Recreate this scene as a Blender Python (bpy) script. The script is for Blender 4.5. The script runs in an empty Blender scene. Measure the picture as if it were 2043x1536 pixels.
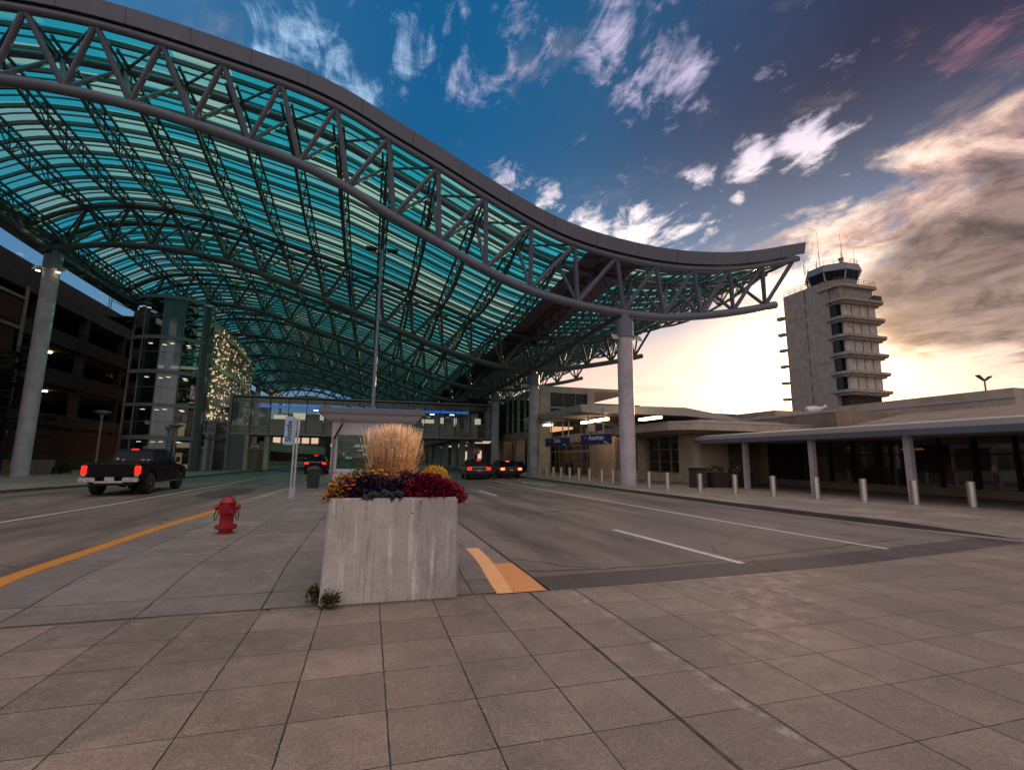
import bpy, bmesh, math, random
from math import radians, sin, cos, pi, sqrt, floor
from mathutils import Vector, Matrix
R = random.Random(7)
S = bpy.context.scene
COL = S.collection

# ------------------------------------------------------------------ camera
cam = bpy.data.cameras.new('camera'); camo = bpy.data.objects.new('camera', cam); COL.objects.link(camo)
PIT, ROLL, YAW = radians(8.696), radians(.502), radians(16.276)
fw = Vector((sin(YAW)*cos(PIT), cos(YAW)*cos(PIT), sin(PIT)))
r0 = Vector((cos(YAW), -sin(YAW), 0)); u0 = r0.cross(fw)
rt = cos(ROLL)*r0 + sin(ROLL)*u0; up = -sin(ROLL)*r0 + cos(ROLL)*u0
M = Matrix((rt, up, -fw)).transposed().to_4x4(); M.translation = (0, 0, 1.62)
camo.matrix_world = M
cam.sensor_fit = 'HORIZONTAL'; cam.sensor_width = 36; cam.lens = 36*960.7/2043
cam.clip_start = .05; cam.clip_end = 6000
S.camera = camo

# ------------------------------------------------------------------ node helper
class NT:
    def __init__(s, tree): s.t = tree; tree.nodes.clear(); s.n = tree.nodes; s.l = tree.links
    def new(s, typ, **kw):
        nd = s.n.new(typ)
        ins = kw.pop('ins', {})
        for k, v in kw.items(): setattr(nd, k, v)
        for k, v in ins.items():
            if hasattr(v, 'is_output'): s.l.new(v, nd.inputs[k])
            else: nd.inputs[k].default_value = v
        return nd
    def m(s, op, a, b=None, c=None):
        ins = {0: a}
        if b is not None: ins[1] = b
        if c is not None: ins[2] = c
        return s.new('ShaderNodeMath', operation=op, ins=ins).outputs[0]
    def mr(s, v, a, b, c=0., d=1., smooth=True):
        nd = s.new('ShaderNodeMapRange', ins={0: v, 1: a, 2: b, 3: c, 4: d})
        if smooth: nd.interpolation_type = 'SMOOTHSTEP'
        return nd.outputs[0]
    def mix(s, f, a, b, blend='MIX'):
        nd = s.new('ShaderNodeMix', data_type='RGBA', blend_type=blend)
        for i, v in ((0, f), (6, a), (7, b)):
            if hasattr(v, 'is_output'): s.l.new(v, nd.inputs[i])
            else: nd.inputs[i].default_value = v if i == 0 else (*v[:3], 1)
        return nd.outputs[2]
    def ramp(s, f, pts):
        nd = s.new('ShaderNodeValToRGB', ins={0: f}); e = nd.color_ramp.elements
        while len(e) < len(pts): e.new(.5)
        for i, (p, c) in enumerate(pts):
            e[i].position = p; e[i].color = (*c[:3], 1) if len(c) > 2 else (c[0],)*3+(1,)
        return nd.outputs[0]
    def noise(s, v, scale, detail=3, rough=.55, dist=0.):
        nd = s.new('ShaderNodeTexNoise', ins={'Scale': scale, 'Detail': detail, 'Roughness': rough, 'Distortion': dist})
        if v is not None: s.l.new(v, nd.inputs['Vector'])
        return nd.outputs['Fac']
    def vec(s, op, a, b=None):
        ins = {0: a}
        if b is not None: ins[1] = b
        nd = s.new('ShaderNodeVectorMath', operation=op, ins=ins)
        return nd.outputs['Value'] if op in ('DOT_PRODUCT', 'LENGTH', 'DISTANCE') else nd.outputs[0]

# ------------------------------------------------------------------ world
W = bpy.data.worlds.new("World"); S.world = W; W.use_nodes = True
w = NT(W.node_tree)
SUN = Vector((.728, .672, .132)).normalized()
sky = w.new('ShaderNodeTexSky', sky_type='NISHITA', sun_disc=False, sun_elevation=radians(7.6), sun_rotation=radians(47.3))
tc = w.new('ShaderNodeTexCoord').outputs['Generated']
d = w.vec('NORMALIZE', tc)
sep = w.new('ShaderNodeSeparateXYZ', ins={0: d})
dx, dy, dz = sep.outputs
cs = w.vec('DOT_PRODUCT', d, tuple(SUN))
ang = w.m('ARCCOSINE', w.m('MINIMUM', cs, .9999))            # radians from the sun
blue = w.ramp(w.mr(dx, -.5, 1., smooth=False), [(0., (.001, .075, .19)), (.36, (.001, .075, .20)), (.45, (.001, .078, .20)), (.57, (.008, .070, .165)), (.68, (.014, .038, .10)), (.77, (.012, .016, .050)), (1., (.03, .022, .05))])
lowf = w.mr(dz, .60, .22)
azf = w.mr(dx, -.05, .42)
haze = w.m('MULTIPLY', w.m('MULTIPLY', lowf, azf), .75)
c1 = w.mix(haze, blue, (.15, .28, .48))
warmf = w.m('MULTIPLY', w.mr(dz, .34, .13), w.mr(dx, .05, .45))
warm = w.ramp(w.mr(ang, 0., 1.2, smooth=False), [(0., (1.0, .70, .46)), (.16, (.96, .68, .52)), (.3, (.78, .54, .46)), (.6, (.55, .36, .35)), (1., (.22, .22, .34))])
c2 = w.mix(warmf, c1, warm)
c2 = w.mix(w.m('MULTIPLY', w.mr(dz, .10, -.02), .7), c2, (.62, .38, .26))
# clouds: noise on a flat layer overhead, gathered where the photograph has them
den = w.m('ADD', w.m('MAXIMUM', dz, 0.), .10)
cv = w.new('ShaderNodeCombineXYZ', ins={0: w.m('DIVIDE', dx, den), 1: w.m('DIVIDE', dy, den), 2: 0.}).outputs[0]
fine = w.noise(cv, 8.5, 9, .62, .5)
wisp = w.noise(w.vec('MULTIPLY', cv, (1.9, .8, 1.)), 6.0, 9, .66, 1.0)
broad = w.noise(cv, 1.6, 5, .55, .3)
def blob(v, rad, inner=.0):
    dd = w.vec('DISTANCE', d, tuple(Vector(v).normalized()))
    return w.mr(dd, rad, rad*inner)
def acc(lst):
    o = None
    for v, rad, g in lst:
        b = w.m('MULTIPLY', blob(v, rad), g)
        o = b if o is None else w.new('ShaderNodeMath', operation='SMOOTH_MAX', ins={0: o, 1: b, 2: .25}).outputs[0]
    return o
white = acc([((.395, .625, .673), .19, 1.), ((.46, .61, .64), .15, .95), ((.35, .63, .71), .15, .8), ((.19, .68, .708), .16, .8), ((.13, .73, .67), .14, .8),
    ((.08, .71, .70), .14, .65), ((-.109, .751, .652), .14, .95), ((-.167, .748, .642), .12, .9), ((-.03, .776, .63), .10, .8), ((.02, .76, .65), .10, .7),
    ((.66, .553, .515), .085, 1.35), ((.60, .615, .509), .075, 1.2), ((.668, .51, .545), .10, .8), ((.469, .764, .443), .11, 1.3), ((.53, .74, .43), .08, 1.), ((.40, .80, .45), .09, 1.1),
    ((.308, .811, .498), .06, 1.1), ((.22, .82, .52), .10, .95), ((.603, .652, .459), .03, 1.35), ((.546, .669, .504), .045, 1.1), ((.57, .69, .44), .10, .5)])
pn = w.m('ADD', w.m('MULTIPLY', fine, .5), w.m('MULTIPLY', wisp, .5))
wm = w.mr(w.m('ADD', w.mr(pn, .36, .64, 0., 1., smooth=False), w.m('MULTIPLY', white, .80)), .92, 1.62)
wcol = w.mix(w.mr(dz, .62, .42), (.50, .44, .62), (.98, .84, .84))
wcol = w.mix(w.mr(dx, -.05, .25), (.34, .50, .70), wcol)
c3 = w.mix(w.m('MULTIPLY', wm, .92), c2, wcol)
# the cloud bank on the right: cream top, dark belly
bank = acc([((.80, .46, .40), .16, .9), ((.84, .42, .33), .22, 1.), ((.74, .56, .34), .17, .85), ((.66, .64, .31), .14, .7), ((.86, .36, .42), .14, .85), ((.90, .40, .26), .2, 1.)])
bn = w.noise(w.vec('MULTIPLY', cv, (1.3, 1., 1.)), 3.6, 8, .6, .35)
bm_ = w.mr(w.m('ADD', bn, w.m('MULTIPLY', bank, .42)), .60, .82)
shade = w.noise(cv, 3.4, 8, .66, .5)
bcol = w.ramp(w.m('ADD', shade, w.m('MULTIPLY', w.mr(ang, .45, .15), .16)), [(.36, (.13, .085, .10)), (.48, (.40, .25, .22)), (.58, (.75, .52, .42)), (.72, (1.02, .82, .70))])
bm_ = w.m('MULTIPLY', bm_, w.mr(bank, .02, .30))
c4 = w.mix(w.m('MULTIPLY', bm_, .92), c3, bcol)
dark = acc([((.843, .471, .272), .22, 1.25), ((.845, .40, .345), .15, 1.), ((.815, .525, .235), .13, 1.1), ((.89, .39, .25), .22, 1.2), ((.79, .55, .28), .10, .8), ((.87, .36, .33), .14, 1.)])
dm = w.mr(w.m('ADD', w.m('ADD', w.m('MULTIPLY', broad, .35), w.m('MULTIPLY', bn, .35)), w.m('MULTIPLY', dark, .55)), .56, .84)
c5 = w.mix(w.m('MULTIPLY', dm, .88), c4, w.mix(w.mr(shade, .3, .7), (.035, .022, .030), (.26, .17, .15)))
pinks = acc([((.75, .36, .56), .12, .9), ((.79, .31, .53), .12, .9), ((.70, .40, .59), .07, .6), ((.83, .36, .44), .07, 1.)])
pm = w.mr(w.m('ADD', w.mr(pn, .36, .64, 0., 1., smooth=False), w.m('MULTIPLY', pinks, .8)), .95, 1.6)
c5 = w.mix(w.m('MULTIPLY', w.m('MULTIPLY', pm, w.mr(pinks, .02, .3)), .8), c5, (.20, .09, .13))
# thin warm streaks low over the horizon
lw = w.noise(w.vec('MULTIPLY', d, (4., 4., 30.)), 2.6, 9, .66, .7)
lm = w.m('MULTIPLY', w.m('MULTIPLY', w.mr(lw, .46, .60), w.mr(dz, .26, .16)), w.mr(dx, .1, .45))
c6 = w.mix(w.m('MULTIPLY', lm, .62), c5, (.74, .50, .40))
# added unseen pinkish overcast as warm fill, overhead and behind the camera
beh = w.m('MAXIMUM', w.mr(dy, .30, -.15), w.m('MAXIMUM', w.mr(dz, .79, .93), w.m('MULTIPLY', w.mr(dx, -.55, -.85), .6)))
ov = w.mix(w.mr(broad, .35, .65), (.52, .42, .37), (1.1, .90, .80))
zen = w.mr(dz, .35, .95, .50, 1.35)
ov = w.new('ShaderNodeVectorMath', operation='SCALE', ins={0: ov, 3: zen}).outputs[0]
c6 = w.mix(w.m('MULTIPLY', beh, .92), c6, ov)
glow = w.m('POWER', 2.718, w.m('MULTIPLY', w.m('POWER', w.m('DIVIDE', ang, .115), 2.), -1.))
glow2 = w.m('POWER', 2.718, w.m('MULTIPLY', w.m('DIVIDE', ang, .16), -1.))
g1 = w.new('ShaderNodeMix', data_type='RGBA', blend_type='ADD', clamp_result=False, ins={0: glow, 7: (3.2, 1.9, .85, 1)}); w.l.new(c6, g1.inputs[6])
g2 = w.new('ShaderNodeMix', data_type='RGBA', blend_type='ADD', clamp_result=False, ins={0: glow2, 7: (.38, .25, .14, 1)}); w.l.new(g1.outputs[2], g2.inputs[6])
dcol = w.mix(w.mr(shade, .3, .7), (.035, .022, .030), (.26, .17, .15))
fin = w.mix(w.m('MULTIPLY', dm, .62), g2.outputs[2], dcol)
veil = w.m('MAXIMUM', w.m('MAXIMUM', dm, w.m('MULTIPLY', bm_, .6)), w.mr(dx, -.45, .10))
bg1 = w.new('ShaderNodeBackground', ins={0: sky.outputs[0], 1: w.m('SUBTRACT', .05, w.m('MULTIPLY', veil, .045))})
bg2 = w.new('ShaderNodeBackground', ins={0: fin, 1: 1.})
add = w.new('ShaderNodeAddShader', ins={0: bg1.outputs[0], 1: bg2.outputs[0]})
w.new('ShaderNodeOutputWorld', ins={0: add.outputs[0]})

sl = bpy.data.lights.new('sun', 'SUN'); sl.energy = 3.2; sl.angle = radians(.8); sl.color = (1., .66, .38)
so = bpy.data.objects.new('sun', sl); COL.objects.link(so); so.rotation_euler = SUN.to_track_quat('Z', 'Y').to_euler()
vs = S.view_settings; vs.view_transform = 'Standard'; vs.look = 'None'; vs.gamma = 1; vs.exposure = .42
S.cycles.max_bounces = 7; S.cycles.transparent_max_bounces = 14; S.cycles.glossy_bounces = 3; S.cycles.diffuse_bounces = 3
S.cycles.transmission_bounces = 5; S.cycles.caustics_reflective = False; S.cycles.caustics_refractive = False

# ------------------------------------------------------------------ materials
def mat(name):
    m = bpy.data.materials.new(name); m.use_nodes = True
    return m, NT(m.node_tree)
def pos(n, obj=False):
    return n.new('ShaderNodeTexCoord').outputs['Object'] if obj else n.new('ShaderNodeNewGeometry').outputs['Position']
def out(n, sh): n.new('ShaderNodeOutputMaterial', ins={0: sh})
def bump(n, h, st=.3, dist=.01): return n.new('ShaderNodeBump', ins={'Strength': st, 'Distance': dist, 'Height': h}).outputs[0]
def plain(name, c, rough=.6, metal=0., var=.12, vscale=3., spec=.5, bmp=0., coat=0.):
    m, n = mat(name); p = pos(n)
    f = n.noise(p, vscale, 4)
    base = n.mix(f, tuple(x*(1-var) for x in c), tuple(min(1, x*(1+var)) for x in c))
    ins = {'Base Color': base, 'Roughness': n.mr(n.noise(p, vscale*2.7, 3), .3, .7, max(.02, rough-.08), min(1, rough+.08)), 'Metallic': metal, 'Specular IOR Level': spec, 'Coat Weight': coat}
    if bmp: ins['Normal'] = bump(n, n.noise(p, vscale*12, 4), bmp)
    out(n, n.new('ShaderNodeBsdfPrincipled', ins=ins).outputs[0]); return m
def emit(name, c, st):
    m, n = mat(name); out(n, n.new('ShaderNodeEmission', ins={0: (*c, 1), 1: st}).outputs[0]); return m
def glass(name, c, refl=.12, op=.35, rough=.05, body=None):
    """thin sheet glass: tinted see-through, a diffuse part (op) and mirror reflections"""
    m, n = mat(name)
    tr = n.new('ShaderNodeBsdfTransparent', ins={0: (*c, 1)}).outputs[0]
    df = n.new('ShaderNodeBsdfDiffuse', ins={0: (*(body or c), 1)}).outputs[0]
    gl = n.new('ShaderNodeBsdfGlossy', ins={0: (.9, .95, 1, 1), 'Roughness': rough}).outputs[0]
    a = n.new('ShaderNodeMixShader', ins={0: op, 1: tr, 2: df}).outputs[0]
    fr = n.m('MINIMUM', n.m('ADD', n.new('ShaderNodeFresnel', ins={0: 1.5}).outputs[0], refl), 1.)
    out(n, n.new('ShaderNodeMixShader', ins={0: fr, 1: a, 2: gl}).outputs[0]); return m
def frac_line(n, v, period, off, width):
    """1 on a line every `period`, width metres wide"""
    f = n.m('FRACT', n.m('ADD', n.m('DIVIDE', n.m('SUBTRACT', v, off), period), 100.5))
    return n.mr(n.m('ABSOLUTE', n.m('SUBTRACT', f, .5)), width*.5/period, width*1.0/period, 1., 0.)
def slab_mat(name, base, px, py, ox, oy, w=.012, mott=.16, rough=.75, tint=(1., .98, .96), jx=None, salt=()):
    m, n = mat(name); p = pos(n); sp = n.new('ShaderNodeSeparateXYZ', ins={0: p})
    wob = n.m('MULTIPLY', n.m('SUBTRACT', n.noise(p, 6, 3), .5), .012)
    x, y = n.m('ADD', sp.outputs[0], wob), n.m('ADD', sp.outputs[1], wob)
    ln = n.m('MAXIMUM', frac_line(n, x, px, ox, w), frac_line(n, y, py, oy, w*.8))
    if jx:
        for xx, ww in jx: ln = n.m('MAXIMUM', ln, n.mr(n.m('ABSOLUTE', n.m('SUBTRACT', x, xx)), ww*.4, ww*.6, 1., 0.))
    cell = n.new('ShaderNodeCombineXYZ', ins={0: n.m('FLOOR', n.m('DIVIDE', n.m('SUBTRACT', x, ox), px)), 1: n.m('FLOOR', n.m('DIVIDE', n.m('SUBTRACT', y, oy), py))}).outputs[0]
    rnd = n.new('ShaderNodeTexWhiteNoise', noise_dimensions='2D', ins={'Vector': cell}).outputs['Value']
    big = n.noise(p, .9, 5, .6); mid = n.noise(p, 5, 5, .65, .4); sm = n.noise(p, 60, 3, .6); spk = n.noise(p, 120, 2, .7)
    c = n.mix(n.mr(big, .3, .7), tuple(a*(1-mott) for a in base), tuple(a*(1+mott)*t for a, t in zip(base, tint)))
    c = n.mix(n.m('MULTIPLY', rnd, .75), c, tuple(a*.66 for a in base))
    c = n.mix(n.m('MULTIPLY', n.mr(mid, .52, .75), .4), c, tuple(a*1.35 for a in base))
    c = n.mix(n.m('MULTIPLY', n.mr(n.noise(p, 2.3, 6, .7, .8), .56, .74), .45), c, tuple(a*.55 for a in base))
    c = n.mix(.35, c, n.mix(n.mr(sm, .35, .65), (.3, .3, .3), (.75, .75, .75)), 'OVERLAY')
    c = n.mix(n.m('MULTIPLY', n.mr(spk, .60, .70), .7), c, tuple(min(1, a*2.3) for a in base))
    c = n.mix(n.m('MULTIPLY', n.mr(n.noise(p, 95, 1), .66, .72), .5), c, tuple(a*.3 for a in base))
    c = n.mix(n.m('MULTIPLY', ln, n.mr(n.noise(p, 3.1, 3), .3, .6, .55, 1.)), c, (.018, .014, .014))
    sc_ = n.noise(n.vec('MULTIPLY', n.new('ShaderNodeVectorRotate', ins={'Vector': p, 'Angle': .7}).outputs[0], (3., 34., 1.)), 1., 5, .7)
    c = n.mix(n.m('MULTIPLY', n.m('MULTIPLY', n.mr(sc_, .54, .72), n.mr(n.noise(p, 1.3, 3), .45, .65)), .5), c, tuple(a*1.7 for a in base))
    for xx in salt:
        e = n.m('MULTIPLY', n.mr(n.m('ABSOLUTE', n.m('SUBTRACT', x, xx)), .015, .075, 1., 0.), n.mr(n.noise(p, 3.2, 5, .7), .46, .62))
        c = n.mix(n.m('MULTIPLY', e, .7), c, (.42, .38, .38))
    h = n.m('SUBTRACT', n.m('ADD', n.m('MULTIPLY', sm, .3), n.m('MULTIPLY', mid, .5)), n.m('MULTIPLY', ln, 2.))
    out(n, n.new('ShaderNodeBsdfPrincipled', ins={'Base Color': c, 'Roughness': n.mr(mid, .3, .7, rough-.22, rough+.1), 'Specular IOR Level': .45, 'Normal': bump(n, h, .45, .006)}).outputs[0])
    return m
def asphalt_mat(name, base=(.198, .158, .140)):
    m, n = mat(name); p = pos(n)
    big = n.noise(n.vec('MULTIPLY', p, (1., .18, 1.)), .9, 5, .6); sm = n.noise(p, 75, 3, .7); sp = n.noise(p, 150, 2, .7)
    c = n.mix(n.mr(big, .3, .7), tuple(a*.72 for a in base), tuple(a*1.45 for a in base))
    lane = n.noise(n.vec('MULTIPLY', p, (1., .02, 1.)), 1.1, 2)
    c = n.mix(n.m('MULTIPLY', n.mr(lane, .5, .66), .45), c, tuple(a*.5 for a in base))
    c = n.mix(n.mr(sm, .35, .65), n.mix(.5, c, (.015, .014, .015)), c)
    c = n.mix(n.m('MULTIPLY', n.mr(sp, .60, .70), .75), c, (.30, .27, .25))
    c = n.mix(n.m('MULTIPLY', n.mr(n.noise(n.vec('MULTIPLY', p, (1, .4, 1)), .7, 6, .7, 1.), .58, .72), .5), c, (.022, .020, .022))
    vo = n.new('ShaderNodeTexVoronoi', feature='DISTANCE_TO_EDGE', ins={'Vector': n.vec('ADD', p, n.new('ShaderNodeCombineXYZ', ins={0: n.noise(p, 1.5, 4), 1: n.noise(p, 1.1, 4), 2: 0.}).outputs[0]), 'Scale': .16}).outputs[0]
    c = n.mix(n.m('MULTIPLY', n.mr(vo, .0015, .0035, 1., 0.), .8), c, (.008, .008, .009))
    out(n, n.new('ShaderNodeBsdfPrincipled', ins={'Base Color': c, 'Roughness': n.mr(big, .3, .7, .40, .60), 'Specular IOR Level': .5, 'Normal': bump(n, n.m('ADD', sm, n.m('MULTIPLY', sp, .6)), .6, .008)}).outputs[0])
    return m
def conc_mat(name, base, streak=.5, rough=.8, pits=0.):
    m, n = mat(name); p = pos(n)
    big = n.noise(p, 1.1, 5, .6); st = n.noise(n.vec('MULTIPLY', p, (9., 9., .55)), 1., 6, .65); sm = n.noise(p, 40, 4, .6)
    c = n.mix(n.mr(big, .3, .7), tuple(a*.82 for a in base), tuple(a*1.15 for a in base))
    c = n.mix(n.m('MULTIPLY', n.mr(st, .5, .72), streak), c, tuple(a*.55 for a in base))
    c = n.mix(n.m('MULTIPLY', n.mr(n.noise(n.vec('MULTIPLY', p, (14., 14., .7)), 1., 4), .58, .7), streak*.8), c, tuple(min(1, a*1.7) for a in base))
    c = n.mix(.2, c, n.mix(n.mr(sm, .35, .65), (.3, .3, .3), (.72, .72, .72)), 'OVERLAY')
    vo = n.new('ShaderNodeTexVoronoi', ins={'Vector': p, 'Scale': 7.}).outputs['Distance']
    pit = n.m('MULTIPLY', n.m('MULTIPLY', n.mr(vo, .05, .09, 1., 0.), n.mr(n.noise(p, 3), .50, .58)), pits)
    if pits:
        c = n.mix(n.m('MULTIPLY', n.mr(n.noise(n.vec('MULTIPLY', p, (26., 26., 1.2)), 1., 5, .7), .52, .70), .5), c, tuple(a*.45 for a in base))
        c = n.mix(n.mr(n.noise(p, 2.4, 6, .7, .6), .46, .68), c, n.mix(.45, c, tuple(a*.5 for a in base)))
        c = n.mix(n.m('MULTIPLY', n.mr(n.noise(p, 130, 2), .60, .70), .5), c, tuple(a*.35 for a in base))
    c = n.mix(pit, c, tuple(a*.2 for a in base))
    out(n, n.new('ShaderNodeBsdfPrincipled', ins={'Base Color': c, 'Roughness': rough, 'Specular IOR Level': .35, 'Normal': bump(n, n.m('SUBTRACT', n.m('ADD', sm, st), n.m('MULTIPLY', pit, 3.)), .35, .006)}).outputs[0])
    return m
def brick_mat(name, c1, c2, mortar, scale=1.):
    m, n = mat(name); p = pos(n); sp = n.new('ShaderNodeSeparateXYZ', ins={0: p})
    v = n.new('ShaderNodeCombineXYZ', ins={0: n.m('ADD', sp.outputs[1], sp.outputs[0]), 1: sp.outputs[2], 2: 0.}).outputs[0]
    b = n.new('ShaderNodeTexBrick', ins={'Vector': v, 'Color1': (*c1, 1), 'Color2': (*c2, 1), 'Mortar': (*mortar, 1), 'Scale': 1., 'Brick Width': .22*scale, 'Row Height': .075*scale, 'Mortar Size': .008*scale})
    out(n, n.new('ShaderNodeBsdfPrincipled', ins={'Base Color': n.mix(n.m('MULTIPLY', n.noise(p, 1.3, 4), .5), b.outputs[0], tuple(x*.5 for x in c1)), 'Roughness': .85}).outputs[0])
    return m
def leaf_mat(name, c, var=.5, trans=.25, rough=.5):
    m, n = mat(name); p = pos(n)
    f = n.noise(p, 35, 2); f2 = n.new('ShaderNodeTexWhiteNoise', noise_dimensions='3D', ins={'Vector': n.vec('FLOOR', n.vec('MULTIPLY', p, (30., 30., 30.)))}).outputs['Value']
    k = n.mr(n.m('ADD', n.m('MULTIPLY', f, .6), n.m('MULTIPLY', f2, .5)), .25, .85, 1-var, 1+var)
    c_ = n.new('ShaderNodeVectorMath', operation='SCALE', ins={0: c, 3: k}).outputs[0]
    a = n.new('ShaderNodeBsdfPrincipled', ins={'Base Color': c_, 'Roughness': rough, 'Specular IOR Level': .3}).outputs[0]
    b = n.new('ShaderNodeBsdfTranslucent', ins={0: c_}).outputs[0]
    out(n, n.new('ShaderNodeMixShader', ins={0: trans, 1: a, 2: b}).outputs[0]); return m

def worn_paint(name, c, lo=.56, hi=.66, under=(.12, .10, .09)):
    m, n = mat(name); p = pos(n)
    a = n.noise(p, 22, 6, .7, .3); b = n.noise(p, 4, 4, .6)
    chip = n.mr(n.m('ADD', n.m('MULTIPLY', a, .7), n.m('MULTIPLY', b, .35)), lo, hi)
    col = n.mix(n.noise(p, 7, 4), tuple(x*.75 for x in c), c)
    col = n.mix(n.m('MULTIPLY', chip, .85), col, under)
    out(n, n.new('ShaderNodeBsdfPrincipled', ins={'Base Color': col, 'Roughness': .6, 'Normal': bump(n, n.noise(p, 90, 3), .5, .004)}).outputs[0]); return m
def roof_glass():
    m, n = mat('teal roof glass'); p = pos(n); sp = n.new('ShaderNodeSeparateXYZ', ins={0: p})
    cell = n.new('ShaderNodeCombineXYZ', ins={0: n.m('FLOOR', n.m('DIVIDE', n.m('SUBTRACT', sp.outputs[0], 13.44), 2.66)), 1: n.m('FLOOR', n.m('DIVIDE', n.m('SUBTRACT', sp.outputs[1], 25.5), 1.4))}).outputs[0]
    rnd = n.new('ShaderNodeTexWhiteNoise', noise_dimensions='2D', ins={'Vector': cell}).outputs['Value']
    frit = n.mr(rnd, .42, .80)
    tint = n.mix(frit, (.20, .95, .90), (.62, .92, .80))
    body = n.mix(frit, (.04, .70, .69), (.40, .72, .60))
    body = n.mix(n.m('MULTIPLY', n.noise(p, .5, 4), .4), body, (.01, .50, .55))
    tr = n.new('ShaderNodeBsdfTransparent', ins={0: tint}).outputs[0]
    tl = n.new('ShaderNodeBsdfTranslucent', ins={0: body}).outputs[0]
    gl = n.new('ShaderNodeBsdfGlossy', ins={0: (.5, .7, .7, 1), 'Roughness': .15}).outputs[0]
    a = n.new('ShaderNodeMixShader', ins={0: n.mr(frit, 0., 1., .30, .62), 1: tr, 2: tl}).outputs[0]
    out(n, n.new('ShaderNodeMixShader', ins={0: .04, 1: a, 2: gl}).outputs[0]); return m
def ripple_glass():
    m, n = mat('rippled curtain wall glass'); p = pos(n); q = n.vec('MULTIPLY', p, (1., 1.6, 2.6))
    h = n.noise(q, 2.6, 3, .6, 1.2)
    gl = n.new('ShaderNodeBsdfGlossy', ins={0: (1., .92, .74, 1), 'Roughness': .03, 'Normal': bump(n, h, 1., 2.2)}).outputs[0]
    df = n.new('ShaderNodeBsdfDiffuse', ins={0: (.012, .03, .022, 1)}).outputs[0]
    out(n, n.new('ShaderNodeMixShader', ins={0: .62, 1: df, 2: gl}).outputs[0]); return m

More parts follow.
